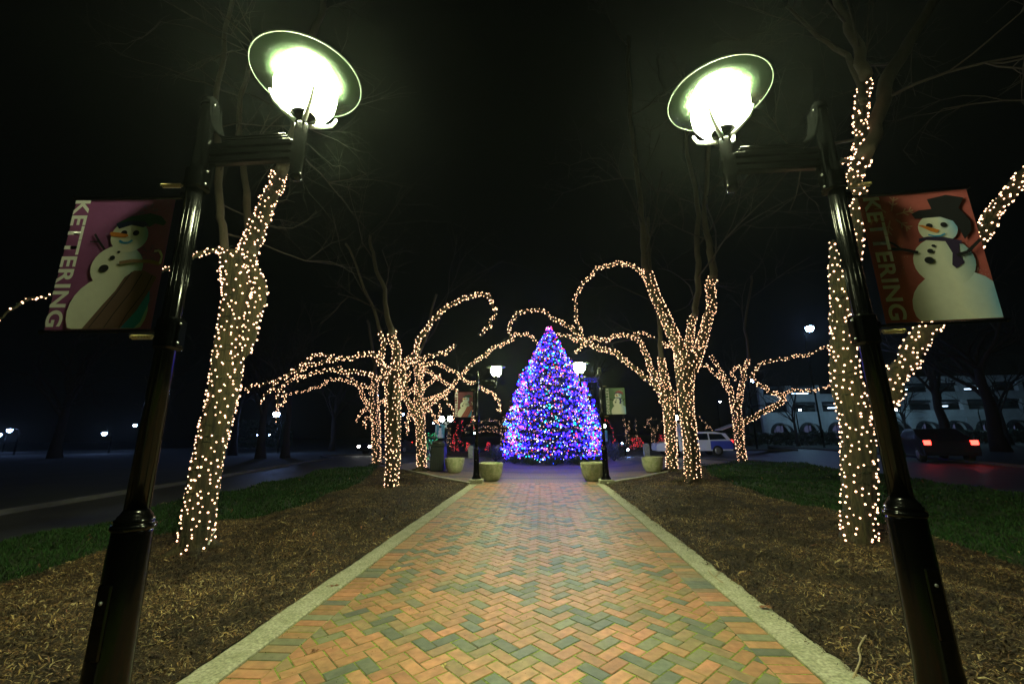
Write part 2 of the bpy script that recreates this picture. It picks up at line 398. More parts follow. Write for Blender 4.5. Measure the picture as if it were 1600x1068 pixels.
for a in range(-30, 150):
    for b in range(-45, 155):
        for kind_, (ox, oy, lx, ly) in (('h', (0, 0, 2, 1)), ('v', (3, 0, 1, 2))):
            if (a-b-ox) % 4: continue
            u0, v0, u1, v1 = a*BW+gap/2, b*BW+gap/2, (a+lx)*BW-gap/2, (b+ly)*BW-gap/2
            P = [((u-v)*c45, (u+v)*c45-.5) for u, v in ((u0, v0), (u1, v0), (u1, v1), (u0, v1))]
            if max(p[1] for p in P) < .9 or min(p[1] for p in P) > Y1+.35: continue
            if max(p[0] for p in P) < -XF or min(p[0] for p in P) > XF: continue
            Pc = P
            for ax, lim, sg in ((0, XF-.002, 1), (0, -XF+.002, -1), (1, Y1+.3, 1)): 
                Pc = clip(Pc, ax, lim, sg) if Pc else Pc
            if len(Pc) >= 3 and area(Pc) > .0012: bricks.append(Pc)
for sx in (-1, 1):
    y = .9
    while y < Y1+.3:
        xa, xb = sorted((sx*(XF+.003), sx*(KI-.004))); bricks.append([(xa, y), (xb, y), (xb, y+BW-gap), (xa, y+BW-gap)]); y += BW
def cen(P): return (sum(p[0] for p in P)/len(P), sum(p[1] for p in P)/len(P))
vis = []
for P in bricks:
    c = cen(P); p = np.array([c[0], c[1], 0.]); z = depth(p); x = 800+F*((p-CAM)@RI)/z; y = 534-F*((p-CAM)@UP)/z
    vis.append((0 if (-20 < x < 1620 and y < 1085) else 1, z, P))
vis.sort(key=lambda t: (t[0], t[1]))
rest = MB()
for i, (off, z, P) in enumerate(vis):
    h = random.uniform(-.0015, .0025)+.002; c = cen(P); tl = (random.uniform(-.004, .004), random.uniform(-.004, .004))
    if i < 296:
        b = MB(); b.prism([(p[0], p[1]) for p in P], -.03, h, .0035, col=brick_col())
        b.build('brick', M['brick'], path, origin=(c[0], c[1], 0))
    else: rest.prism(P, -.03, h, .0035, col=brick_col())
rest.build('brick_field', M['brick'], path, kind='stuff')
for sx in (-1, 1):
    k = MB(); ys = np.arange(-1.5, 12.2, .055); V = []; fs = []
    for j, y in enumerate(ys):
        jit = (rng.random(3)-.5)*(.007 if sx < 0 else .02)+np.array([.004*math.sin(y*2.3+sx)+.003*math.sin(y*7.7), 0, 0])
        for x, z in ((KI, -.03), (KI, .012), (KI+.012, .018+jit[2]*.2), (KO-.03+jit[0], .02+jit[1]*.5), (KO+jit[0]*1.6, .006), (KO+jit[0], -.05)): V.append((sx*x, y, z))
    for j in range(len(ys)-1):
        for c in range(5):
            q = (j*6+c, j*6+c+1, j*6+c+7, j*6+c+6); fs.append(q if sx > 0 else q[::-1])
    k.add(V, fs, smooth=False); k.build('path_kerb', M['concrete'], kind='structure')

# ------------------------------------------------------------------ mulch chips and lawn blades
def scatter(xa, xb, hf, y0, y1, dens, fn, wmin=None):
    out = []
    ys = np.linspace(y0, y1, 60)
    for i in range(59):
        a, b = ys[i], ys[i+1]; ym = (a+b)/2; xl, xr = float(xa(ym)), float(xb(ym))
        if xr <= xl: continue
        nn = int(dens(ym)*(b-a)*(xr-xl)); y = rng.random(nn)*(b-a)+a; x = rng.random(nn)*(xr-xl)+xl
        out.append(np.stack([x, y, hf(x, y)], 1))
    return np.concatenate(out)
def chips(name, P, lmin, lmax, pal):
    n = len(P); th = rng.random(n)*6.283; ln = rng.uniform(lmin, lmax, n)*(1+P[:, 1]*.06); wd = ln*rng.uniform(.07, .3, n); ti = rng.normal(0, .45, n)
    d = np.stack([np.cos(th)*np.cos(ti), np.sin(th)*np.cos(ti), np.sin(ti)], 1); s = np.stack([-np.sin(th), np.cos(th), rng.normal(0, .3, n)], 1)
    up = np.array([0, 0, 1.]); P = P+up*rng.uniform(.002, .02, n)[:, None]; bend = rng.normal(0, .12, n)[:, None]*ln[:, None]
    a = P-d*ln[:, None]/2; b = P+d*ln[:, None]/2; m_ = P+s*bend+up*np.abs(bend)*.6; w2 = s*wd[:, None]/2
    V = np.stack([a-w2*.5, a+w2*.5, m_-w2, m_+w2, b-w2*.4, b+w2*.4], 1).reshape(-1, 3)
    i = np.arange(n)[:, None]*6; Q = np.concatenate([i+np.array([[0, 2, 3, 1]]), i+np.array([[2, 4, 5, 3]])])
    pal = np.array(pal); pt = np.clip(.5+.28*np.sin(P[:, :1]*2.1+np.sin(P[:, 1:2]*1.3)*2)*np.sin(P[:, 1:2]*1.7+np.sin(P[:, :1]*2.7)*1.5)+.3*np.sin(P[:, :1]*9.1+np.sin(P[:, 1:2]*6.3)*2)*np.sin(P[:, 1:2]*8.7+np.sin(P[:, :1]*7.7)*1.5)+.18*np.sin(P[:, :1]*23+3*np.sin(P[:, 1:2]*11))*np.sin(P[:, 1:2]*19+P[:, :1]*5), 0, 1)
    c = pal[rng.integers(0, len(pal), n)]*rng.uniform(.5, 1.35, (n, 1))*(.22+1.35*pt**1.4); c = np.repeat(c, 6, 0)
    return fast_mesh(name, V, Q, M['chip'], c, kind='stuff')
PAL = [(.06, .031, .012), (.10, .052, .018), (.19, .115, .04), (.26, .18, .07), (.035, .024, .014), (.11, .06, .028), (.06, .04, .018), (.3, .24, .12)]
for xa, xb, hf in ((lambda y: np.maximum(xmgL(y), -9), xpL, hL), (xpR, lambda y: np.minimum(xmgR(y), 9), hR)):
    A = scatter(xa, xb, hf, .6, YE, lambda y: 11500/(1+(y/4.6)**2.0), None)
    o = chips('bark_chips', A, .009, .036, PAL)
for sx in (-1, 1):
    nk = 1500 if sx < 0 else 4200; yy = rng.uniform(1, 12, nk); off = np.abs(rng.normal(0, .02 if sx < 0 else .045, nk)); chips('kerb_debris', np.stack([sx*(KO+.01-off), yy, yy*0+.004], 1), .008, .03, PAL[:6])
def blades(name, P, h0):
    n = len(P); th = rng.random(n)*6.283; h = rng.uniform(.5, 1, n)*h0*(1+P[:, 1]*.03); lean = rng.normal(0, .45, (n, 2))*h[:, None]; wd = .004*(1+P[:, 1]*.25)
    s = np.stack([np.cos(th)*wd, np.sin(th)*wd, np.zeros(n)], 1); t = P+np.concatenate([lean, h[:, None]], 1)
    V = np.stack([P-s, P+s, t], 1).reshape(-1, 3); Q = np.arange(3*n).reshape(-1, 3)
    c = np.array([.014, .045, .01])*rng.uniform(.6, 1.5, (n, 1))*np.stack([rng.uniform(.8, 1.5, n), np.ones(n), np.ones(n)], 1); c = np.repeat(c, 3, 0)
    return fast_mesh(name, V, Q, M['blade'], c, kind='stuff')
gd = lambda y: 2600/(1+(y/4.5)**2)
blades('grass', scatter(lambda y: np.maximum(np.minimum(xgrL(y), xmgL(y)-.05), -13), xmgL, hL, 1, YE, gd, None), .05)
blades('grass', scatter(xmgR, lambda y: np.minimum(np.maximum(xgrR(y), xmgR(y)+.05), 13), hR, 1, YE, gd, None), .05)
LP = scatter(lambda y: np.maximum(np.minimum(xgrL(y), xmgL(y)), -11), xpL, hL, 2, 17, lambda y: 5, None)
RP = scatter(xpR, lambda y: np.minimum(xgrR(y), 11), hR, 2, 17, lambda y: 5, None)
chips('leaf_litter', np.concatenate([LP, RP]), .05, .08, [(.4, .32, .15), (.3, .2, .08), (.25, .1, .05)])
PP = scatter(lambda y: -KI+.02, lambda y: KI-.02, lambda x, y: x*0+.004, 1.5, 12.5, lambda y: 2.2, None)
chips('leaf_crumbs', PP, .012, .03, [(.12, .07, .03), (.2, .15, .06), (.05, .04, .02)])
# moss tufts along the joints
mx_ = rng.normal(-.9, .6, 2600); my_ = rng.uniform(2, 7.5, 2600)
mx_ = np.clip(mx_, -KI+.02, KI-.02)
blades('joint_moss', np.stack([mx_, my_, mx_*0-.006], 1), .012)

# ------------------------------------------------------------------ lamp posts
def lathe_arc(r0, z0, r1, z1, n=6):
    return [(r0+(r1-r0)*math.sin(t), z0+(z1-z0)*(1-math.cos(t))) for t in [math.pi/2*i/n for i in range(n+1)]]
def lamp_post(x, y, s, label, lens, panel=True, pedestal=False):
    t = thing('lamp_post', (x, y, 0), label, 'lamp post', 'black lamp posts beside the brick path')
    K = M['black']
    if pedestal:
        b = MB(); b.box((x, y, .045), (.40, .40, .15), bev=.015); b.build('pedestal', M['concrete'], t)
    zb = .1 if pedestal else .02
    b = MB(); b.lathe([(.14, zb), (.14, zb+.04), (.12, zb+.08), (.10, zb+.12), (.092, zb+.2), (.086, zb+.3), (.078, .93), (.076, .95)], (x, y, 0), 28); b.build('base', K, t)
    b = MB(); b.lathe([(.078, .94), (.084, .945), (.088, .955), (.084, .965), (.075, .97), (.077, .978), (.077, .988), (.07, .993), (.066, 1.005), (.06, 1.01), (.055, 1.02), (.049, 1.03)], (x, y, 0), 28); b.build('collar', K, t)
    b = MB(); b.lathe([(.049, 1.02), (.043, 2.0), (.038, 3.31)], (x, y, 0), 24)
    for k in range(12):
        th = math.tau*k/12; b.tube([(x+.047*math.cos(th), y+.047*math.sin(th), 1.03), (x+.0365*math.cos(th), y+.0365*math.sin(th), 3.3)], .0028, 4)
    b.build('shaft', K, t)
    b = MB(); b.lathe([(.043, 3.29), (.045, 3.31), (.043, 3.335), (.03, 3.355), (.014, 3.366), (0, 3.368)], (x, y, 0), 20); b.build('cap', K, t)
    if panel:
        b = MB(); b.box((x, y-.081, .58), (.065, .014, .30), bev=.006); pn = b.build('access_panel', K, t)
        b = MB()
        b.lathe([(.007, 0), (.007, -.006), (0, -.007)], (x, y-.088, .66), 10, axis='Y'); b.build('screw', M['rim'], pn)
    for zc, hh in ((1.89, .17), (2.80, .13)):
        b = MB(); b.box((x+s*.01, y, zc), (.10, .10, hh), bev=.012); b.box((x+s*.065, y, zc), (.02, .045, hh*.8), bev=.005)
        cl = b.build('clamp', K, t)
        for q in (-1, 1): b = MB(); b.octa((x+s*.077, y-.02, zc+q*hh*.3), .007, fine=True); b.build('bolt', M['rim'], cl)
    for q in (-.02, .03): b = MB(); b.box((x+s*.05, y+q, 2.93), (.02, .03, .24), bev=.004); b.build('mount_rail', K, t)
    # sweeping ribbed bracket
    b = MB()
    for k in range(5):
        yy = y-.04+.02*k; pts = []
        for i in range(9):
            a = math.pi/2*i/8; pts.append((x+s*(.04+.15*(1-math.cos(a))), yy, 3.31-.27*math.sin(a)))
        pts += [(x+s*(.19+.085*i), yy, 3.04+.0) for i in range(1, 5)]
        b.tube(pts, .0075, 6)
    b.build('bracket', K, t)
    for k in range(3): b = MB(); b.box((x+s*.31, y, 3.008-.047*k), (.50, .05, .042), bev=.01); b.build('arm_bar', K, t)
    cx = x+s*.595
    b = MB(); b.lathe([(0, 2.765), (.02, 2.768), (.032, 2.785), (.037, 2.81), (.037, 3.12), (.034, 3.14), (.03, 3.15)], (cx, y, 0), 20); b.build('hanger_tube', K, t)
    b = MB(); b.lathe([(.03, 3.145), (.05, 3.16), (.07, 3.175), (.075, 3.19), (.0, 3.195)], (cx, y, 0), 20)
    b.build('cradle', K, t)
    for k in range(4):
        b = MB(); a = math.tau*(k+.5)/4; pts = [(cx+r*math.cos(a), y+r*math.sin(a), z) for r, z in ((.04, 3.14), (.1, 3.17), (.155, 3.205), (.172, 3.235), (.182, 3.265))]
        b.tube(pts, [.014, .013, .011, .009, .008], 6); b.build('claw', M['tagw'], t)
    b = MB(); b.lathe([(.0, 3.196), (.07, 3.2), (.13, 3.235), (.162, 3.29), (.17, 3.36), (.15, 3.410), (.11, 3.435), (0, 3.440)], (cx, y, 0), 24); b.build('lens', lens, t)
    b = MB(); b.lathe([(.06, 3.448), (.294, 3.448), (.30, 3.454), (.294, 3.460), (.06, 3.460)], (cx, y, 0), 48)
    b.build('glass_disc', M['glass'], t)
    b = MB(); b.lathe([(.165, 3.465), (.17, 3.480), (.14, 3.510), (.06, 3.540), (0, 3.545)], (cx, y, 0), 28); b.build('hood', K, t)  # opaque cover added over the lens to keep the trees above dim
    b = MB(); b.lathe([(.299, 3.449), (.303, 3.449), (.305, 3.454), (.303, 3.459), (.299, 3.459)], (cx, y, 0), 48, cap=False); b.build('rim', M['glassrim'], t)
    return t
PN = [(-1.761, 1.95, 1), (1.96, 2.29, -1), (-1.78, 12.62, 1), (1.98, 12.32, -1)]
lamp_post(*PN[0], 'tall black lamp post with purple banner, before the leaning light wound trunk', M['lens'])
lamp_post(*PN[1], 'tall black lamp post carrying the red top hat snowman banner', M['lens'])
lamp_post(*PN[2], 'distant lamp post on a concrete block with maroon banner, left of the decorated tree', M['lensfar'], pedestal=True)
lamp_post(*PN[3], 'distant lamp post on a concrete block with green banner, right of the decorated tree', M['lensfar'], pedestal=True)

# ------------------------------------------------------------------ banners
def text_mesh(body, size, bold):
    cu = bpy.data.curves.new('lettering', 'FONT'); cu.body = body; cu.size = size; cu.offset = bold; cu.extrude = 0; cu.space_character = 1.08
    o = bpy.data.objects.new('tmp', cu); COL.objects.link(o); dg = bpy.context.evaluated_depsgraph_get()
    me = bpy.data.meshes.new_from_object(o.evaluated_get(dg)); bpy.data.objects.remove(o); bpy.data.curves.remove(cu); return me
class Art:
    """flat print on a banner: u to the right, v up, layers half a millimetre apart"""
    def __init__(s, x0, z0, W, H, y): s.b = MB(); s.x0, s.z0, s.W, s.H, s.y, s.k = x0, z0, W, H, y, 0
    def P(s, u, v): return (s.x0+min(max(u, 0.004), .996)*s.W, s.y-.0002*s.k-.001, s.z0+min(max(v, 0.004), .996)*s.H)
    def ell(s, u, v, ru, rv, c, c2=None, rot=0, n=28):
        s.k += 1; pts = [(u, v)]; cols = []
        for rr in (.5, 1):
            for i in range(n):
                a = math.tau*i/n; du, dv = rr*ru*math.cos(a), rr*rv*math.sin(a)
                x, z = du*s.W, dv*s.H; x, z = x*math.cos(rot)-z*math.sin(rot), x*math.sin(rot)+z*math.cos(rot)
                pts.append((u+x/s.W, v+z/s.H))
        c2 = c2 or c
        for p in pts:
            k = min(max(((p[0]-u)/ru-(p[1]-v)/rv*-.15)*.9-.1, 0), 1); cols.append(tuple(a+(b_-a)*k for a, b_ in zip(c, c2)))
        fs = [(0, 1+i, 1+(i+1) % n) for i in range(n)]+[(1+i, 1+n+i, 1+n+(i+1) % n, 1+(i+1) % n) for i in range(n)]
        s.b.add([s.P(*p) for p in pts], fs, col=cols)
    def poly(s, pts, c):
        s.k += 1; s.b.add([s.P(*p) for p in pts], [tuple(range(len(pts)))], col=c)
    def line(s, pts, wd, c):
        s.k += 1
        for (a, b) in zip(pts[:-1], pts[1:]):
            dx, dz = (b[0]-a[0])*s.W, (b[1]-a[1])*s.H; L = math.hypot(dx, dz) or 1; nx, nz = -dz/L*wd/2/s.W, dx/L*wd/2/s.H
            s.b.add([s.P(a[0]-nx, a[1]-nz), s.P(b[0]-nx, b[1]-nz), s.P(b[0]+nx, b[1]+nz), s.P(a[0]+nx, a[1]+nz)], [(0, 1, 2, 3)], col=c)
    def flake(s, u, v, r, c, wd=.004):
        for k in range(6):
            a = math.tau*k/6+.2; e = (u+r*math.cos(a), v+r*math.sin(a)*s.W/s.H); s.line([(u+.25*r*math.cos(a), v+.25*r*math.sin(a)*s.W/s.H), e], wd, c)
            for f in (.55, .8):
                for q in (-.8, .8):
                    m_ = (u+r*f*math.cos(a), v+r*f*math.sin(a)*s.W/s.H); s.line([m_, (m_[0]+r*.25*math.cos(a+q), m_[1]+r*.25*math.sin(a+q)*s.W/s.H)], wd*.8, c); s.k -= 1
            s.k -= 1
        s.k += 1
    def dots(s, n, box, c, r=.002):
        s.k += 1
        for _ in range(n):
            u, v = random.uniform(box[0], box[2]), random.uniform(box[1], box[3]); q = r*random.uniform(.5, 1.4)
            s.b.add([s.P(u+q/s.W*math.cos(a), v+q/s.H*math.sin(a)) for a in [math.tau*i/5 for i in range(5)]], [(0, 1, 2, 3, 4)], col=c)
WHT, BLU, ORG, BLK = (.85, .85, .74), (.04, .34, .7), (.75, .25, .04), (.01, .01, .015)
def banner(post, label, kind, zt=2.70, zb=1.93, W=.56):
    x, y, s = post; d = -s
    xi, xo = x+d*.13, x+d*(.13+W); x0, x1 = min(xi, xo), max(xi, xo); yb = y+.03
    t = thing('banner', (x+d*.06, y, zb), label, 'banner', 'snowman banners on the lamp posts')
    bgc = {'purple': ((.24, .06, .19), (.34, .11, .34)), 'red': ((.50, .12, .11), (.42, .09, .09)), 'maroon': ((.2, .05, .07), (.17, .04, .06)), 'green': ((.14, .24, .13), (.13, .22, .12))}[kind]
    b = MB(); nx, nz = 10, 14; V = []; cc = []
    for sd_ in (1, -1):
        for j in range(nz+1):
            for i in range(nx+1):
                u, v = i/nx, j/nz; bow = .006*math.sin(math.pi*v)*math.sin(math.pi*u); V.append((x0+(x1-x0)*u, yb-sd_*.0012+bow*0, zb+(zt-zb)*v)); cc.append(tuple(a*(1-u)+c*u for a, c in zip(*bgc)))
    fs = []
    for q in (0, 1):
        o0 = q*(nx+1)*(nz+1)
        for j in range(nz):
            for i in range(nx):
                k = o0+j*(nx+1)+i; f = (k, k+1, k+nx+2, k+nx+1); fs.append(f if q == 0 else f[::-1])
    b.add(V, fs, col=cc); b.build('fabric', M['banner'], t)
    for z, up_ in ((zt+.012, 1), (zb-.012, -1)):
        b = MB(); b.tube([(x+d*.05, yb, z), (x+d*.14+d*W, yb, z)], .008, 8); b.tube([(x+d*.14+d*W, yb, z), (x+d*.15+d*W, yb, z)], .012, 8); b.box((x+d*.06, y+.04, z), (.05, .09, .04), bev=.006); b.build('banner_arm', M['black'], t)
        b = MB(); pts = []
        for i in range(96):
            a = i*.9; pts.append((x+d*(.07+i*.0011), y-.02+.012*math.cos(a), z+up_*.045+.012*math.sin(a)))
        b.tube(pts, .0025, 4); b.build('spring', M['steel'], t)
    A = Art(x0, zb, x1-x0, zt-zb, yb-.002)
    if kind in ('purple', 'maroon'):
        A.dots(60, (.62, .72, .98, .98), (.3, .27, .4)); A.dots(30, (.25, .55, .5, .8), (.2, .2, .35))
        A.flake(.76, .9, .09, (.16, .12, .36)); A.flake(.84, .56, .1, (.16, .1, .3))
        A.line([(.42, .58), (.33, .66), (.27, .72)], .012, BLK); A.line([(.33, .66), (.24, .66)], .008, BLK)
        A.ell(.56, .13, .385, .27, WHT, (.12, .4, .55)); A.ell(.56, .46, .255, .17, WHT, (.16, .45, .6)); A.ell(.62, .70, .185, .125, WHT, BLU)
        A.poly([(.46, .80), (.52, .775), (.64, .805), (.8, .775), (.85, .80), (.94, .785), (.96, .81), (.9, .86), (.78, .885), (.6, .86)], (.01, .07, .035))
        A.poly([(.46, .80), (.50, .76), (.62, .79), (.74, .77), (.79, .79), (.74, .82), (.6, .825)], (.01, .02, .08))
        for u in (.56, .68): A.ell(u, .725, .032, .022, BLK)
        A.poly([(.42, .725), (.44, .70), (.58, .69), (.61, .70), (.60, .715), (.5, .73), (.43, .735)], ORG)
        A.line([(.53, .665), (.57, .648), (.62, .648), (.66, .668)], .012, BLU)
        A.ell(.55, .575, .016, .01, BLK); A.ell(.50, .53, .026, .018, BLK); A.ell(.44, .45, .045, .028, BLK)
        A.poly([(.74, .43), (.84, .43), (.97, .38), (.93, .28), (.84, .12), (.74, .004), (.36, .004), (.5, .17), (.6, .28), (.66, .38)], (.17, .1, .085) if kind == 'purple' else (.4, .12, .1))
        for a in (0, .13, .26): A.line([(.72+a*.8, .42-a*.1), (.62+a, .27), (.5+a, .11), (.42+a*1.1, .004)], .005, BLK)
        A.poly([(.93, .28), (.95, .2), (.9, .05), (.85, .004), (.72, .004), (.84, .13)], (.02, .3, .6))
        A.line([(.58, .49), (.7, .505), (.88, .50), (.98, .48)], .02, (.3, .2, .12)); A.line([(.98, .48), (.99, .54), (.95, .585), (.9, .58)], .014, WHT)
    else:
        red = kind == 'red'
        A.flake(.26 if red else .8, .83 if red else .86, .22 if red else .1, (.62, .36, .26) if red else (.4, .5, .35), .008)
        A.dots(60, (.86, .12, .98, .42), (.5, .32, .28)); A.dots(16, (.2, .36, .4, .6), (.55, .4, .35))
        A.ell(.68, .10, .42, .27, WHT, BLU); A.ell(.63, .44, .27, .19, WHT, (.05, .25, .42)); A.ell(.65, .70, .175, .115, WHT, BLU)
        if red:
            A.poly([(.47, .79), (.45, .83), (.52, .855), (.64, .86), (.62, .94), (.8, .965), (.95, .93), (.88, .85), (.95, .75), (.94, .67), (.86, .60), (.84, .67), (.8, .75), (.7, .79), (.56, .79)], BLK)
        else:
            A.poly([(.48, .79), (.56, .86), (.72, .9), (.88, .84), (.92, .74), (.84, .77), (.7, .8), (.56, .79)], (.35, .06, .08)); A.line([(.47, .78), (.62, .81), (.84, .77)], .03, (.05, .05, .15))
        A.poly([(.45, .60), (.52, .615), (.68, .595), (.82, .565), (.83, .59), (.68, .63), (.54, .64), (.46, .63)], (.035, .02, .07) if red else (.05, .06, .2))
        A.poly([(.68, .61), (.8, .58), (.78, .49), (.8, .42), (.72, .38), (.69, .41), (.72, .5)], (.035, .02, .07) if red else (.05, .06, .2))
        for u in (.58, .71): A.ell(u, .725, .03, .02, BLK)
        A.poly([(.48, .735), (.52, .735), (.66, .685), (.63, .665), (.58, .68)], ORG); A.line([(.55, .655), (.6, .64), (.66, .64), (.7, .655)], .008, BLU)
        A.ell(.57, .565, .018, .011, BLK); A.ell(.53, .525, .028, .018, BLK); A.ell(.50, .455, .042, .027, BLK)
        A.line([(.42, .52), (.3, .55), (.16, .565)], .018, BLK); A.line([(.27, .56), (.22, .60), (.18, .62)], .011, BLK); A.line([(.75, .48), (.85, .50), (.99, .59)], .018, BLK)
    A.b.build('snowman_print', M['ink'], t)
    me = text_mesh('KETTERING', 1, .028)
    V = np.array([v.co[:] for v in me.vertices]); V -= V.min(0); wx, hy = V[:, 0].max(), V[:, 1].max()
    Hh = (zt-zb)*.97; cap = W*.155
    for v, q in zip(me.vertices, V):
        v.co = (x0+.012+q[1]/hy*cap, yb-.016, zt-(zt-zb)*.015-q[0]/wx*Hh)
    for v in me.vertices: v.co = Vector(v.co)-t.location
    me.materials.clear(); me.materials.append(M['lettering_w']); o = link('lettering', me, t)
    t.rotation_euler.z = -d*R(4.5)
    return t
M['lettering_w'] = mat('lettering_ink', (.9, .9, .86), .7)
banner(PN[0], 'purple KETTERING banner with a green hatted snowman and sled, near left post', 'purple')
banner(PN[1], 'red KETTERING banner with a snowman in a black top hat, on the near right post', 'red')
banner(PN[2], 'small maroon KETTERING banner on the distant post left of the decorated tree', 'maroon')
banner(PN[3], 'small pale green KETTERING banner on the distant post right of the decorated tree', 'green')

# ------------------------------------------------------------------ trees wound with lights
def catmull(P, per=6):
    P = np.array(P, float); n = len(P)
    if n == 2: return np.stack([P[0]+(P[1]-P[0])*t for t in np.linspace(0, 1, per+1)])
    out = []
    for i in range(n-1):
        p0, p1, p2, p3 = P[max(i-1, 0)], P[i], P[i+1], P[min(i+2, n-1)]
        for t in np.linspace(0, 1, per, endpoint=False):
            out.append(.5*((2*p1)+(-p0+p2)*t+(2*p0-5*p1+4*p2-p3)*t*t+(-p0+3*p1-3*p2+p3)*t**3))
    out.append(P[-1]); return np.array(out)
def world_limb(pts, Y, dY=0.0, per=5):
    """pts: (px, py, width px). returns smoothed points and radii, leaning dY in depth along the limb"""
    n = len(pts); Q = []
    for i, (x, y, wpx) in enumerate(pts):
        p = at(x, y, Y+dY*(i/(n-1))); Q.append([*p, wpx/2*depth(p)/F*.85/math.sqrt(1+((x-800)/F)**2)])
    Q = catmull(Q, per)
    if len(Q) > 6:
        nz = rng.normal(0, 1, (len(Q), 3)); nz = (nz+np.roll(nz, 1, 0)*.8)*(.010+np.minimum(Q[:, 3:4], .05)*.10)*(1 if Y < 9 else 1.7)*(Q[:, 3:4] < .13); nz[:2] = 0; Q[:, :3] += nz
    return Q[:, :3], np.maximum(Q[:, 3], .004)
def frames(P):
    T = np.gradient(P, axis=0); T /= np.linalg.norm(T, axis=1)[:, None]+1e-9
    N = []; n = np.array([0, 1., 0.]) if abs(T[0][1]) < .9 else np.array([1., 0, 0])
    for t in T:
        n = n-t*(n@t); n = n/np.linalg.norm(n); N.append(n)
    N = np.array(N); return T, N, np.cross(T, N)
def wrap(B, Wm, P, r, s, rb, wire, dens=1.0, fine=False):
    """bulbs spread evenly over the limb surface, with the wire winding between them"""
    d = np.linalg.norm(np.diff(P, axis=0), axis=1); T, N, Bn = frames(P)
    area = np.r_[0, np.cumsum(d*2*math.pi*((r[1:]+r[:-1])/2+.012))]; tot = area[-1]; n = max(2, int(tot/(s*s)*dens))
    idx = (np.arange(n)+.5)/n*tot; th0 = random.random()*6
    for k, a in enumerate(idx):
        a += random.uniform(-.5, .5)*tot/n*6; a = min(max(a, 0), tot-1e-6); i = min(int(np.searchsorted(area, a, 'right')-1), len(P)-2); f = (a-area[i])/(area[i+1]-area[i]+1e-9)
        p = P[i]*(1-f)+P[i+1]*f; rr = (r[i]*(1-f)+r[i+1]*f)*1.05+rb*.7; th = th0+k*2.39996+random.uniform(-.35, .35)
        q = p+(N[i]*math.cos(th)+Bn[i]*math.sin(th))*rr
        fld = math.sin(k*.031+th0*3)+math.sin(k*.0113*2.7+th0)+.8*math.sin(th*2+k*.02)
        if random.random() < .03+(.25 if fld < -1.7 else 0): continue
        B.octa(q, rb*random.uniform(.72, 1.22), fine=fine)
        if fld > 1.3 and random.random() < .35: B.octa(q+rng.normal(0, rb*2.2, 3), rb*random.uniform(.7, 1.1), fine=fine)
    if wire:
        L = np.r_[0, np.cumsum(d)]; turns = L[-1]/wire; m_ = int(turns*11); pts = []
        for k in range(m_):
            l = L[-1]*k/m_; i = min(int(np.searchsorted(L, l, 'right')-1), len(P)-2); f = (l-L[i])/(L[i+1]-L[i]+1e-9)
            p = P[i]*(1-f)+P[i+1]*f; rr = (r[i]*(1-f)+r[i+1]*f)*1.04+.004; th = th0+k*math.tau/11
            ax = T[i]*.35*wire*math.sin(k*.37)
            pts.append(p+(N[i]*math.cos(th)+Bn[i]*math.sin(th))*rr+ax)
        if len(pts) > 2: Wm.tube(pts, .005, 3, cap=False)
def twig(mb, p, d, L, r, lvl, spread=.6, sides=4):
    n = 4; pts = [p]; q = p.copy(); dd = d.copy()
    for i in range(n):
        dd = dd+rng.normal(0, .14, 3); dd /= np.linalg.norm(dd); q = q+dd*L/n; pts.append(q.copy())
    mb.tube(pts, [r*(1-.55*i/n) for i in range(n+1)], sides if lvl > 1 else 3, cap=False)
    if lvl <= 0: return
    for k in range(3 if lvl > 1 else 4):
        t = random.randint(1, n); nd = dd+rng.normal(0, spread, 3); nd[2] += .15; nd /= np.linalg.norm(nd)
        twig(mb, np.array(pts[t]), nd, L*random.uniform(.5, .8), r*.5, lvl-1, spread, sides)
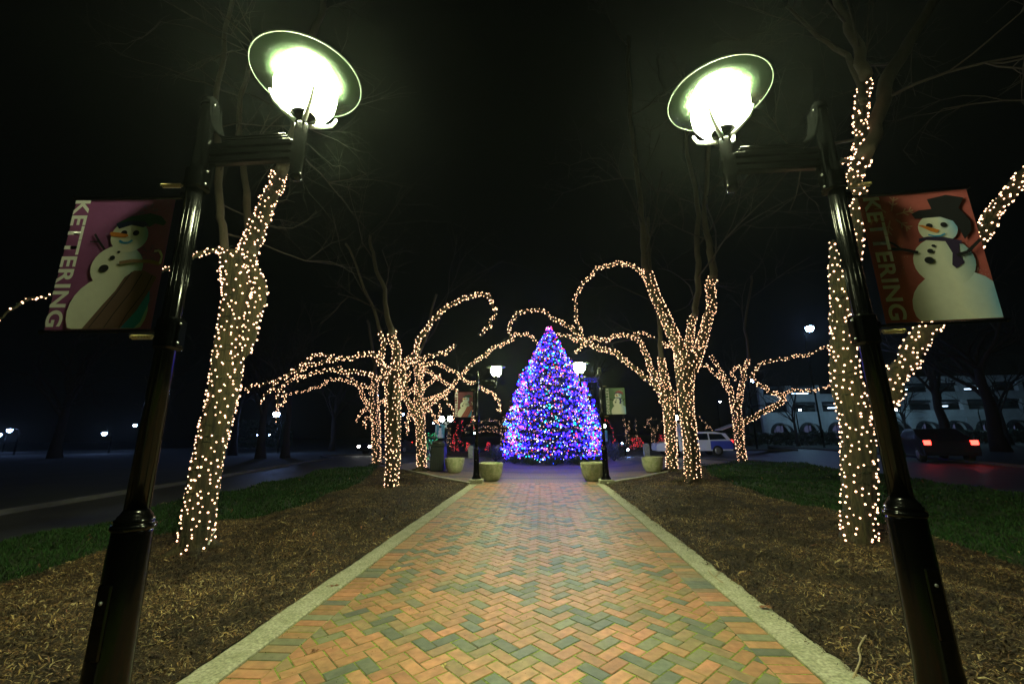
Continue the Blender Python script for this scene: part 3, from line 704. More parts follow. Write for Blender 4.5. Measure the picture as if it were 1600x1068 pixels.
def lit_tree(name, label, slabel, Y, trunk, limbs, bare, bulb, s, rb, wire, twigs=3, flare=1.3, fine=False, sides=14, cat='tree', trunk_dY=0.0, dens=1.0, base=None):
    tp = [*trunk]; P, r = world_limb(tp, Y, trunk_dY); b0 = P[0].copy(); b0[2] = 0
    t = thing(name, b0, label, cat, 'bare trees wound with warm lights')
    st = thing('light_string', b0, slabel, 'string lights', 'warm light strings wound on the trees')
    B, Wm = MB(), MB()
    Pt = np.vstack([[P[0]-np.array([0, 0, P[0][2]+.12])], P]) if P[0][2] > -.05 else P
    rt = np.r_[r[0]*flare, r] if len(Pt) > len(P) else r
    rt = rt.copy(); rt[1] *= 1+(flare-1)*.4
    m_ = MB(); m_.tube(Pt, rt, sides*3, wob=.13, ridges=12); 
    for k in range(5):
        a = k*1.26+.4; c, sn = math.cos(a), math.sin(a); R0 = r[0]
        m_.tube([(b0[0]+c*R0*.4, b0[1]+sn*R0*.4, R0*1.0), (b0[0]+c*R0*.95, b0[1]+sn*R0*.95, R0*.42), (b0[0]+c*R0*1.6, b0[1]+sn*R0*1.6, R0*.22), (b0[0]+c*R0*2.6, b0[1]+sn*R0*2.6, .03)], [R0*.5, R0*.4, R0*.25, R0*.1], 8, wob=.08, ridges=3)
    m_.build('trunk', M['bark'], t)
    i0 = max(1, int(len(P)*.02)); wrap(B, Wm, P[i0:], r[i0:], s, rb, wire, dens, fine)
    for pts, dY, *yo in limbs:
        Pl, rl = world_limb(pts, Y+(yo[0] if yo else 0), dY)
        m_ = MB(); m_.tube(Pl, rl, 10 if rl[0] > .05 else 6, wob=.06, ridges=3); m_.build('branch', M['bark'], t)
        wrap(B, Wm, Pl, rl, s, rb, wire if rl[0] > .03 else None, dens*(1.0 if rl.mean() > .06 else 1.35), fine)
    tw = MB()
    for pts, dY in bare:
        Pl, rl = world_limb(pts, Y, dY); m_ = MB(); m_.tube(Pl, rl, 10, wob=.06, ridges=3); m_.build('bare_limb', M['limbbark'], t)
        for k in range(3, len(Pl), 4):
            d = Pl[k]-Pl[k-1]; d /= np.linalg.norm(d)+1e-9; d = d*.5+rng.normal(0, .6, 3); d[2] = abs(d[2])*.7+.1; d /= np.linalg.norm(d)
            twig(tw, Pl[k], d, 1.5*random.uniform(.6, 1.2)*(Y/9+.5), min(rl[k]*.3, .03), twigs)
    if tw.n: tag(tw.build('twigs', M['darkbark'], t), kind='stuff')
    B.build('bulbs', bulb, st, kind='stuff')
    if Wm.n: Wm.build('wire', M['wire'], st)
    return t, st
NB, MBm, FB = M['bulb_near'], M['bulb_mid'], M['bulb_far']
lit_tree('bare_tree', 'large leaning bare tree wound in lights, behind the near left lamp post', 'warm lights wound up the thick leaning trunk behind the near left lamp post', 5.05,
    [(303, 868, 72), (307, 835, 66), (312, 795, 60), (322, 734, 56), (335, 672, 57), (350, 610, 58), (358, 549, 54), (368, 487, 54), (374, 450, 60), (370, 415, 58), (366, 398, 50)],
    [([(374, 420, 40), (390, 388, 38), (403, 352, 32), (418, 318, 29), (433, 290, 26), (439, 270, 26)], .5), ([(362, 420, 22), (350, 395, 17)], 0),
     ([(352, 402, 12), (335, 390, 10), (305, 402, 9), (258, 422, 8), (170, 438, 7), (85, 464, 6), (40, 467, 5), (0, 497, 5), (-60, 520, 4)], -.6),
     ([(380, 560, 8), (388, 530, 24), (402, 470, 30), (404, 445, 26), (394, 405, 22)], .1, -.15)],
    [([(352, 400, 18), (345, 340, 16), (341, 285, 15), (338, 200, 13), (345, 100, 10), (360, 0, 8), (370, -120, 6)], 1.0), ([(439, 270, 24), (462, 200, 20), (470, 120, 16), (500, 20, 12), (520, -80, 9)], 1.6), ([(395, 400, 18), (385, 300, 14), (375, 180, 10), (400, 60, 8)], 1.5)],
    NB, .088, .0108, .13, fine=True, twigs=3)
lit_tree('bare_tree', 'massive light wound tree with thick forking limbs behind the near right lamp post', 'warm lights wound on the massive trunk behind the near right lamp post', 5.5,
    [(1343, 862, 68), (1342, 836, 66), (1342, 780, 64), (1342, 742, 64), (1341, 705, 63), (1338, 667, 62), (1331, 630, 60), (1322, 592, 54), (1318, 555, 50), (1316, 517, 42), (1313, 480, 36), (1309, 440, 28), (1303, 400, 16), (1300, 376, 8)],
    [([(1320, 530, 40), (1328, 450, 28), (1336, 385, 24), (1337, 310, 24), (1341, 262, 32), (1346, 215, 26), (1349, 160, 26), (1353, 120, 26)], .3),
     ([(1338, 262, 14), (1325, 250, 10), (1316, 252, 8)], -.1),
     ([(1350, 655, 50), (1390, 620, 46), (1411, 575, 44), (1437, 525, 46), (1480, 460, 44), (1522, 388, 40), (1552, 338, 34), (1590, 285, 32), (1640, 225, 30)], .4)],
    [([(1353, 120, 26), (1335, 60, 20), (1310, 10, 16), (1290, -80, 12)], .8), ([(1352, 240, 36), (1370, 190, 32), (1392, 110, 30), (1440, 35, 24), (1480, -60, 18)], 1.5), ([(1349, 160, 16), (1330, 100, 12), (1280, 60, 9), (1230, 10, 6)], 1.2), ([(1640, 225, 28), (1700, 100, 20), (1720, 0, 14)], .5)],
    NB, .094, .0115, .14, fine=True, twigs=3)
lit_tree('bare_tree', 'lit tree with long drooping branches, alone in the mulch left of the path', 'warm lights on the slender trunk and long arching branches left of the path', 10.74,
    [(612, 768, 25), (612, 745, 24), (614, 724, 24), (614, 672, 26), (614, 638, 27), (615, 603, 29), (616, 583, 30)],
    [([(608, 595, 18), (601, 586, 13), (595, 562, 10), (596, 534, 9), (593, 518, 8)], 0), ([(616, 600, 22), (616, 586, 18), (618, 551, 15), (612, 517, 13)], .4),
     ([(620, 610, 14), (633, 575, 11), (648, 551, 9), (664, 517, 8), (685, 492, 7), (709, 472, 6), (737, 463, 6), (751, 460, 5), (764, 468, 5), (773, 485, 4), (766, 503, 4), (755, 523, 4)], -1.2),
     ([(608, 580, 12), (590, 562, 8), (574, 553, 7), (546, 560, 6), (525, 563, 6), (501, 565, 5), (473, 575, 5), (453, 584, 5), (428, 600, 4), (415, 617, 4), (406, 630, 3)], -1.5),
     ([(525, 563, 5), (505, 554, 4), (480, 562, 4), (470, 573, 4), (463, 600, 3)], -.5, -.6), ([(453, 584, 4), (425, 598, 4), (397, 603, 4), (383, 609, 3)], -.3, -1.0),
     ([(606, 598, 10), (584, 588, 7), (563, 582, 6), (529, 579, 5), (494, 581, 5), (467, 589, 4), (449, 600, 4), (437, 610, 4), (433, 640, 3), (431, 660, 3)], .8), ([(440, 608, 4), (446, 625, 3), (441, 632, 3)], .2, .7),
     ([(622, 590, 12), (633, 572, 8), (650, 561, 6), (674, 555, 5), (695, 551, 5), (713, 539, 4)], -.7)],
    [([(612, 520, 12), (605, 470, 9), (590, 420, 7), (575, 370, 5)], 1), ([(595, 520, 7), (570, 450, 5), (545, 380, 4)], .6)],
    MBm, .105, .0145, .2, twigs=3)
lit_tree('bare_tree', 'far lit tree at the road edge, leftmost of the lit trees beyond the lawn', 'warm lights on the tree furthest left near the road bend', 20.5,
    [(589, 727, 15), (588, 690, 15), (587, 655, 15), (584, 624, 15), (586, 600, 12), (586, 591, 10)],
    [([(583, 642, 9), (572, 630, 7), (564, 610, 6), (556, 600, 5), (532, 593, 4), (511, 594, 4), (506, 601, 4), (480, 610, 3), (439, 619, 3)], 1.5), ([(585, 620, 8), (575, 605, 6), (555, 598, 5), (539, 582, 4), (529, 572, 4)], -1),
     ([(586, 650, 6), (573, 653, 4), (567, 658, 3), (574, 668, 3)], -.5), ([(590, 632, 6), (600, 625, 4), (606, 635, 3)], .4), ([(570, 640, 5), (560, 650, 3), (556, 660, 3)], .2)],
    [([(586, 591, 8), (583, 560, 6), (575, 500, 5)], 1)], FB, .13, .0175, None, twigs=2, sides=10)
lit_tree('bare_tree', 'lit tree with branches spreading over the path, behind the lone tree on the left', 'warm lights on the tree whose branches cross toward the distant left lamp', 17.25,
    [(659, 736, 17), (658, 690, 16), (656, 655, 17), (654, 624, 15), (655, 596, 13), (650, 568, 10), (643, 558, 8)],
    [([(652, 652, 12), (641, 634, 10), (634, 620, 8), (634, 600, 7), (640, 580, 5)], -.5), ([(657, 640, 11), (678, 624, 8), (702, 610, 6), (719, 586, 5), (740, 568, 5), (761, 551, 5), (778, 541, 4), (797, 532, 4), (809, 523, 4), (828, 526, 4), (840, 537, 3)], -2.5),
     ([(655, 585, 8), (664, 569, 6), (685, 570, 5), (706, 579, 5), (726, 593, 4), (744, 601, 4), (761, 612, 4), (778, 622, 4), (782, 642, 3)], -2), ([(655, 590, 7), (667, 579, 5), (685, 591, 4), (702, 603, 4), (716, 610, 3)], -1),
     ([(656, 612, 7), (664, 603, 5), (681, 591, 4), (690, 584, 3)], .8), ([(656, 628, 8), (685, 619, 5), (702, 607, 5), (715, 596, 3)], 1), ([(658, 645, 7), (668, 640, 5), (678, 648, 4), (683, 662, 3)], -.6), ([(676, 624, 5), (683, 626, 4), (688, 638, 3), (686, 652, 3)], -.3, -.5), ([(640, 634, 5), (637, 655, 4), (636, 679, 3)], -.2), ([(690, 612, 4), (707, 640, 3), (709, 655, 3)], 0, -.8), ([(652, 600, 8), (640, 612, 6), (626, 622, 4), (615, 630, 3)], 0), ([(736, 640, 4), (741, 660, 3)], 0, -2.2)],
    [([(650, 568, 7), (668, 520, 5), (680, 460, 4)], 1)], FB, .118, .0165, None, twigs=2, sides=10)
t6, _ = lit_tree('bare_tree', 'lit tree with three thick upright limbs in the mulch right of the path', 'warm lights on the three thick upright limbs right of the path', 12.26,
    [(1082, 757, 32), (1082, 740, 29), (1080, 698, 27), (1073, 642, 26), (1071, 605, 29), (1071, 567, 38), (1070, 552, 38)],
    [([(1069, 575, 26), (1062, 545, 23), (1050, 519, 21), (1037, 489, 19), (1024, 462, 18), (1012, 427, 18)], -.3), ([(1074, 570, 20), (1074, 548, 16), (1079, 522, 14), (1086, 492, 13)], .4), ([(1080, 580, 22), (1087, 562, 20), (1094, 541, 19), (1103, 511, 18), (1110, 474, 17), (1115, 432, 17)], .2),
     ([(1014, 440, 9), (1003, 427, 7), (992, 418, 6), (970, 412, 6), (944, 416, 5), (925, 427, 5), (906, 451, 5), (899, 474, 4), (901, 496, 4), (910, 522, 4)], -1.0), ([(1060, 545, 9), (1045, 540, 5), (1036, 534, 4)], -.3)],
    [([(1012, 427, 16), (1006, 380, 12), (1000, 300, 10), (985, 180, 8), (980, 60, 6)], 1), ([(1086, 492, 13), (1090, 455, 12), (1091, 399, 11), (1086, 320, 9), (1070, 200, 7)], 1), ([(1115, 432, 15), (1112, 395, 13), (1100, 330, 10), (1110, 220, 8), (1130, 120, 6)], .5)],
    MBm, .105, .01455, .2, twigs=3)
lit_tree('bare_tree', 'lit tree whose branches arch left over the decorated tree top', 'warm lights on the branches arching left over the decorated tree', 15.9,
    [(1050, 738, 21), (1049, 698, 20), (1047, 661, 21), (1045, 623, 24), (1042, 610, 22)],
    [([(1044, 620, 16), (1042, 605, 14), (1037, 582, 14), (1033, 558, 12)], .3), ([(1040, 632, 14), (1034, 615, 12), (1022, 598, 10), (1007, 588, 9), (989, 573, 8), (970, 558, 8), (951, 548, 8), (929, 541, 7), (910, 532, 7), (894, 513, 6), (873, 502, 6), (851, 488, 5), (828, 484, 5), (806, 490, 5), (798, 507, 5), (796, 527, 4)], -2.2),
     ([(1040, 625, 13), (1030, 603, 11), (1018, 578, 10), (1010, 555, 9), (1000, 534, 8), (990, 524, 7)], 1), ([(994, 528, 6), (970, 524, 6), (947, 530, 6), (925, 528, 5), (899, 531, 5), (884, 523, 4), (866, 521, 3)], -.8, 1), ([(990, 524, 5), (1004, 520, 4), (1022, 528, 3)], .2, 1), ([(912, 538, 4), (905, 546, 3), (898, 550, 3)], 0, -1.2)],
    [([(1033, 558, 11), (1030, 500, 9), (1015, 430, 8), (1010, 340, 6)], .6)], FB, .118, .0165, None, twigs=2, sides=10)
lit_tree('bare_tree', 'lit tree with crooked branches reaching right, near the road on the right', 'warm lights on the crooked tree near the road on the right', 20.3,
    [(1161, 724, 16), (1157, 698, 16), (1153, 661, 17), (1150, 640, 17), (1149, 628, 15)],
    [([(1148, 640, 10), (1143, 620, 8), (1138, 601, 7), (1124, 575, 6), (1111, 556, 5)], -.5), ([(1140, 612, 6), (1124, 590, 6), (1109, 575, 5), (1096, 569, 4)], -1), ([(1153, 635, 11), (1156, 618, 10), (1160, 597, 9), (1164, 575, 8), (1170, 560, 6)], .5), ([(1161, 578, 5), (1151, 573, 4), (1143, 584, 4), (1150, 593, 3)], 0),
     ([(1158, 664, 9), (1180, 650, 9), (1206, 638, 9), (1223, 623, 9), (1210, 613, 7), (1191, 605, 7), (1177, 588, 6), (1184, 573, 5), (1206, 563, 5), (1236, 558, 5), (1262, 554, 4), (1280, 547, 4), (1302, 539, 4)], -1.5), ([(1222, 625, 6), (1232, 612, 5), (1254, 610, 4), (1277, 610, 4), (1299, 603, 3)], -.5, -.6)],
    [([(1170, 560, 6), (1165, 500, 5), (1175, 430, 4)], 1)], FB, .125, .0175, None, twigs=2, sides=10)
# far lit trees beyond the plaza
def far_tree(label, slabel, Y, trunk, limbs, bulb=None):
    lit_tree('bare_tree', label, slabel, Y, trunk, limbs, [], bulb or FB, .24, .016, None, sides=8, flare=1.1)
far_tree('far tree with arching lit branches, left of the decorated tree', 'pale lights on the far arching branches left of the decorated tree', 36,
    [(785, 700, 7), (786, 680, 7), (787, 665, 8), (789, 652, 7)], [([(787, 668, 5), (781, 660, 3), (765, 656, 3), (750, 660, 3), (741, 672, 2)], -1), ([(787, 672, 4), (772, 668, 3), (755, 667, 3), (742, 676, 2)], 1), ([(786, 676, 4), (770, 673, 2), (745, 676, 2)], .5), ([(745, 664, 3), (733, 664, 3), (727, 671, 2), (729, 678, 2)], 0)])
far_tree('far straight lit trunk behind the litter bin', 'pale lights on the far straight trunk above the litter bin', 34, [(701, 699, 7), (701, 684, 7), (702, 668, 7)], [])
far_tree('far Y shaped lit tree under the small green banner', 'pale lights on the far Y shaped tree under the green banner', 38, [(981, 697, 6), (980, 680, 6), (979, 670, 5)], [([(979, 675, 4), (976, 660, 3), (974, 648, 3)], 0), ([(981, 676, 4), (983, 668, 3), (983, 658, 3)], 0)])
far_tree('far thin lit stem between the Y shaped tree and the hooked tree', 'pale lights on the far thin stem', 44, [(994, 690, 2), (994, 670, 2), (993, 653, 2)], [])
far_tree('far lit tree with a hooked top, left of the white car', 'pale lights on the far tree with the hooked top', 40, [(1020, 697, 5), (1021, 680, 7), (1020, 668, 6)], [([(1019, 670, 4), (1012, 660, 3), (1015, 653, 3), (1026, 655, 3)], 0), ([(1024, 672, 4), (1032, 660, 3), (1040, 652, 2)], 0), ([(1012, 663, 2), (1007, 667, 2)], 0)])
far_tree('far tree with lights drooping toward the open car, behind the three limbed tree', 'pale lights drooping behind the white car', 33, [(1072, 700, 5), (1074, 670, 5), (1076, 650, 4)], [([(1078, 645, 3), (1090, 650, 3), (1102, 662, 3), (1112, 670, 3), (1121, 678, 2)], -.5), ([(1104, 663, 2), (1101, 674, 2)], 0), ([(1085, 660, 2), (1093, 663, 2)], 0)])
far_tree('far red lit tree behind the small maroon banner', 'red lights hanging in the far tree behind the maroon banner', 37, [(712, 697, 3), (714, 672, 3), (718, 655, 3)], [([(714, 672, 2), (708, 684, 2), (704, 697, 2)], 0), ([(722, 657, 2), (723, 673, 2)], 0), ([(712, 660, 2), (708, 655, 2)], 0), ([(714, 685, 3), (720, 690, 3), (724, 695, 2)], 0), ([(736, 656, 2), (739, 668, 2)], 0)], M['redbulb'])
far_tree('far small red lit tree right of the decorated tree', 'red lights in the small far tree right of the decorated tree', 37, [(957, 697, 3), (958, 680, 2), (957, 668, 2)], [([(957, 672, 2), (952, 660, 2), (946, 657, 2)], 0), ([(958, 685, 3), (965, 692, 3), (970, 697, 3)], 0)], M['redbulb'])
# low red and green shrubs of light
def light_bush(x, y, Y, r, m_, label, n=60):
    c = at(x, y, Y); t = thing('lit_shrub', (c[0], c[1], 0), label, 'shrub', 'small shrubs lit in colours beyond the plaza')
    b, w_ = MB(), MB()
    for k in range(n):
        a, q, z = random.random()*6.28, random.random()**.5, random.random(); p = (c[0]+r*q*(1-z*.6)*math.cos(a), c[1]+r*q*(1-z*.6)*math.sin(a), .1+z*2.0*r); b.octa(p, .013)
        if k % 3 == 0: w_.tube([(c[0], c[1], 0), p], [.012, .004], 3, cap=False)
    for k in range(260):
        a, z = random.random()*6.28, random.random(); rr = r*(1-z*.6)*random.uniform(.5, 1); p = np.array((c[0]+rr*math.cos(a), c[1]+rr*math.sin(a), .05+z*2*r)); d = rng.normal(0, 1, 3)*.07; e = rng.normal(0, 1, 3)*.03
        w_.add([p-d, p+e, p+d], [(0, 1, 2)], col=(.03, .06, .03))
    b.build('bulbs', m_, t, kind='stuff'); w_.build('foliage', M['needle'], t)
    return t
light_bush(711, 693, 37.5, .45, M['redbulb'], 'low red lit shrub right of the far straight lit trunk', 50)
light_bush(731, 694, 38, .35, M['redbulb'], 'low red lit shrub between the bollards on the left')
light_bush(763, 695, 38.5, .35, M['redbulb'], 'low red lit shrub left of the decorated tree')
light_bush(990, 692, 39, .5, M['redbulb'], 'low red lit shrub right of the far Y shaped tree')
light_bush(1035, 690, 42, .6, M['redbulb'], 'low red lit shrub behind the white car')
light_bush(675, 706, 24, .75, M['grnbulb'], 'small green lit conifer behind the litter bin', 90)
for q, lb in (((1000, 692, 45), 'low red lit shrub beyond the right bollard'), ((1058, 678, 43), 'red lit shrub above the white car roof')): light_bush(*q, .5, M['redbulb'], lb, 60)

# ------------------------------------------------------------------ christmas tree
TX, TY, TH, TR = .78, 22.3, 7.15, 2.42
ct = thing('christmas_tree', (TX, TY, 0), 'tall cone shaped spruce covered in blue lights at the end of the path', 'christmas tree')
b = MB(); b.tube([(TX, TY, 0), (TX+.02, TY, 3), (TX, TY, TH)], [.2, .12, .02], 10, wob=.05, ridges=4); b.build('trunk', M['darkbark'], ct)
def tr_r(z): return TR*float(np.interp(z/TH, [0, .05, .12, .33, .6, .82, .93, 1], [.93, 1, 1, .93, .68, .32, .15, .02]))
bg_ = MB(); nb = 0; V, Q, C = [], [], []
zs = .35
while zs < TH-.15:
    rr = tr_r(zs); nbr = max(5, int(rr*11))
    for k in range(nbr):
        a = math.tau*(k+random.random()*.7)/nbr; L = rr*random.uniform(.74, 1.16); z0 = zs+random.uniform(-.1, .1)
        tip = np.array([math.cos(a)*L, math.sin(a)*L, z0-.12*L+.1]); root = np.array([0, 0, z0+.12*L]); side = np.array([-math.sin(a), math.cos(a), 0])
        for j in range(int(26*min(1, L/1.2))+6):
            f = random.uniform(.25, 1.02); p = root*(1-f)+tip*f; p[2] -= .1*math.sin(f*3.1); sgn = random.choice((-1, 1)); ln = .34*(1.15-f)*random.uniform(.6, 1.2)+.1
            d = side*sgn*.8+np.array([math.cos(a), math.sin(a), 0])*.7+rng.normal(0, .22, 3); d /= np.linalg.norm(d); e = np.cross(d, [0, 0, 1.])*random.uniform(.03, .055)+np.array([0, 0, random.uniform(-.03, .03)])
            q = p+d*ln; q[2] -= .03; i0 = len(V); V += [p-e*.4, p+d*ln*.5-e, q, p+d*ln*.5+e]; Q.append((i0, i0+1, i0+2, i0+3)); g_ = random.uniform(.6, 1.3); C += [(.035*g_, .07*g_, .09*g_)]*4  # bluish spruce, with extra blue in the colour for the bulbs' light
    zs += .21 if zs < 5 else .16
o = fast_mesh('foliage', np.array(V), np.array(Q), M['needle'], np.array(C), parent=ct, kind='stuff')
M['xb'] = [emit('blue_bulb', (.014, .005, 1.0), 34), emit('warm_mini', (1.0, .4, .28), 4.2), emit('white_bulb', (.7, .8, 1), 9), emit('teal_bulb', (.01, .7, .7), 6), emit('red_bulb_tree', (1, .04, .05), 6), emit('pink_bulb', (1, .12, .6), 5), emit('blue_wide', (.01, .06, 1), 18)]
xs = thing('light_string', (TX, TY, 0), 'blue, pink, teal and white lights wound round the tall decorated spruce', 'string lights')
b = MB()
z = .3
row = 0
while z < TH-.05:
    rr = tr_r(z)+.03; n = max(4, int(rr*math.tau/.1))
    warmrow = (row % 4 == 2)
    for k in range(n):
        a = math.tau*k/n+random.uniform(-.02, .02); q = rr*(random.uniform(.84, 1.07)+.05*math.sin(a*7+z*5)); zz = z+.09*math.sin(a*5+row*2)+random.gauss(0, .065)
        c = random.random()
        if warmrow: m_, r_ = (1, .011) if c < .8 else (2, .02)
        else:
            if c < .52: m_, r_ = 0, .028
            elif c < .62: m_, r_ = 6, .027
            elif c < .68: m_, r_ = 2, .02
            elif c < .77: m_, r_ = 1, .02
            elif c < .86: m_, r_ = 3, .03
            elif c < .93: m_, r_ = 4, .026
            else: m_, r_ = 5, .024
            if math.sin(a*3+row*1.9)+math.sin(a*7.3-row*.7) < -1.1: continue
            if random.random() < .12: r_ *= 1.9
        b.octa((TX+q*math.cos(a), TY+q*math.sin(a), zz), r_, m_)
    z += .135; row += 1
b.build('bulbs', M['xb'], xs, kind='stuff')
b = MB(); 
for k in range(26): 
    p = rng.normal(0, .09, 3); b.octa((TX+p[0], TY+p[1], TH+.02+p[2]), .028, random.choice([2, 4, 5, 0]))
tp_ = b.build('tree_topper', M['xb'], xs)
# junipers round its foot
def juniper(x, y, rx, h, label):
    t = thing('juniper_bush', (x, y, 0), label, 'shrub', 'low spreading shrubs round the decorated tree'); V, Q, C = [], [], []
    for k in range(900):
        a, e = random.random()*6.28, random.random()**.7; r_ = rx*random.uniform(.3, 1)*(1-.5*e); p = np.array([r_*math.cos(a), r_*math.sin(a), h*e*random.uniform(.4, 1)+.03]); d = np.array([math.cos(a), math.sin(a), .7])+rng.normal(0, .35, 3); d /= np.linalg.norm(d); s_ = np.cross(d, [0, 0, 1.]); s_ /= np.linalg.norm(s_)+1e-6
        ln = random.uniform(.1, .24); i0 = len(V); V += [p-s_*.01, p+d*ln*.5-s_*.025, p+d*ln, p+d*ln*.5+s_*.025]; Q.append((i0, i0+1, i0+2, i0+3)); g_ = random.uniform(.6, 1.3); C += [(.06*g_, .085*g_, .08*g_)]*4
    fast_mesh('foliage', np.array(V), np.array(Q), M['juniper'], np.array(C), parent=t, kind='stuff')
    b = MB(); [b.tube([(x, y, 0), (x+rx*.6*math.cos(k), y+rx*.6*math.sin(k), h*.6)], [.02, .006], 4) for k in range(7)]; b.build('stems', M['darkbark'], t)
juniper(-2.35, 23.2, .75, .75, 'bluish spreading shrub at the left foot of the decorated tree')
juniper(-1.2, 21.3, .7, .4, 'low dark shrub at the front left foot of the decorated tree')
juniper(4.0, 22.8, .85, .95, 'bluish spreading shrub at the right foot of the decorated tree')
for k, (xx, yy) in enumerate(((-.3, 20.2), (.8, 19.95), (1.9, 20.2), (2.7, 20.9))): juniper(xx, yy, .55, .3, ['low green ground shrub at the front of the decorated tree, left of centre', 'low green ground shrub at the very front of the decorated tree', 'low green ground shrub at the front of the decorated tree, right of centre', 'low green ground shrub at the front right foot of the decorated tree'][k])

# ------------------------------------------------------------------ planters, bin, bollards
def planter(x, y, label):
    t = thing('planter', (x, y, 0), label, 'planter', 'round concrete planters round the plaza')
    b = MB(); b.lathe([(.19, 0), (.23, .01), (.285, .08), (.335, .2), (.365, .34), (.375, .46), (.385, .5), (.385, .535), (.37, .545), (.345, .54), (.335, .5), (.33, .46)], (x, y, 0), 32, cap=False)
    for i in range(20):
        a = math.tau*i/20; b.tube([(x+.31*math.cos(a), y+.31*math.sin(a), .14), (x+.378*math.cos(a), y+.378*math.sin(a), .46)], .008, 4)
    b.build('bowl', M['pot'], t)
    b = MB(); b.lathe([(.335, .46), (.2, .475), (0, .48)], (x, y, 0), 24); b.build('soil', M['mulch'], t)
planter(-1.42, 13.2, 'concrete planter bowl beside the distant left lamp post')
planter(1.72, 13.05, 'concrete planter bowl beside the distant right lamp post')
planter(-3.2, 16.3, 'concrete planter bowl next to the litter bin')
planter(4.2, 15.85, 'concrete planter bowl left of the lit trunks on the right')
bx, by = float(at(685, 725, 17)[0]), 17.0
t = thing('litter_bin', (bx, by, 0), 'dark square litter bin behind the planter on the left', 'litter bin')
b = MB(); b.box((bx, by, .5), (.56, .56, .96), bev=.03)
b.build('body', M['plastic'], t)
b = MB(); b.box((bx, by, 1.02), (.62, .62, .07), bev=.02); b.lathe([(.28, 1.05), (.24, 1.14), (.13, 1.2), (0, 1.21)], (bx, by, 0), 20); b.build('lid', M['plastic'], t)
for k in range(6): b = MB(); b.box((bx-.23+.092*k, by-.285, .5), (.06, .016, .84), bev=.005); b.build('slat', M['plastic'], t)
def bollard(px, label):
    p = at(px, 714, 26.75); t = thing('bollard', (p[0], p[1], 0), label, 'bollard', 'square concrete bollards along the far plaza edge')
    b = MB(); b.box((p[0], p[1], .36), (.34, .34, .72), bev=.03); b.build('post', M['pot'], t); b = MB(); b.box((p[0], p[1], .755), (.30, .30, .07), bev=.025); b.build('cap', M['pot'], t)
for px, lb in ((736, 'grey bollard just right of the far red lit tree'), (779, 'grey bollard at the left edge of the decorated tree'), (963, 'grey bollard at the right edge of the decorated tree'), (1011, 'grey bollard left of the white car')): bollard(px, lb)

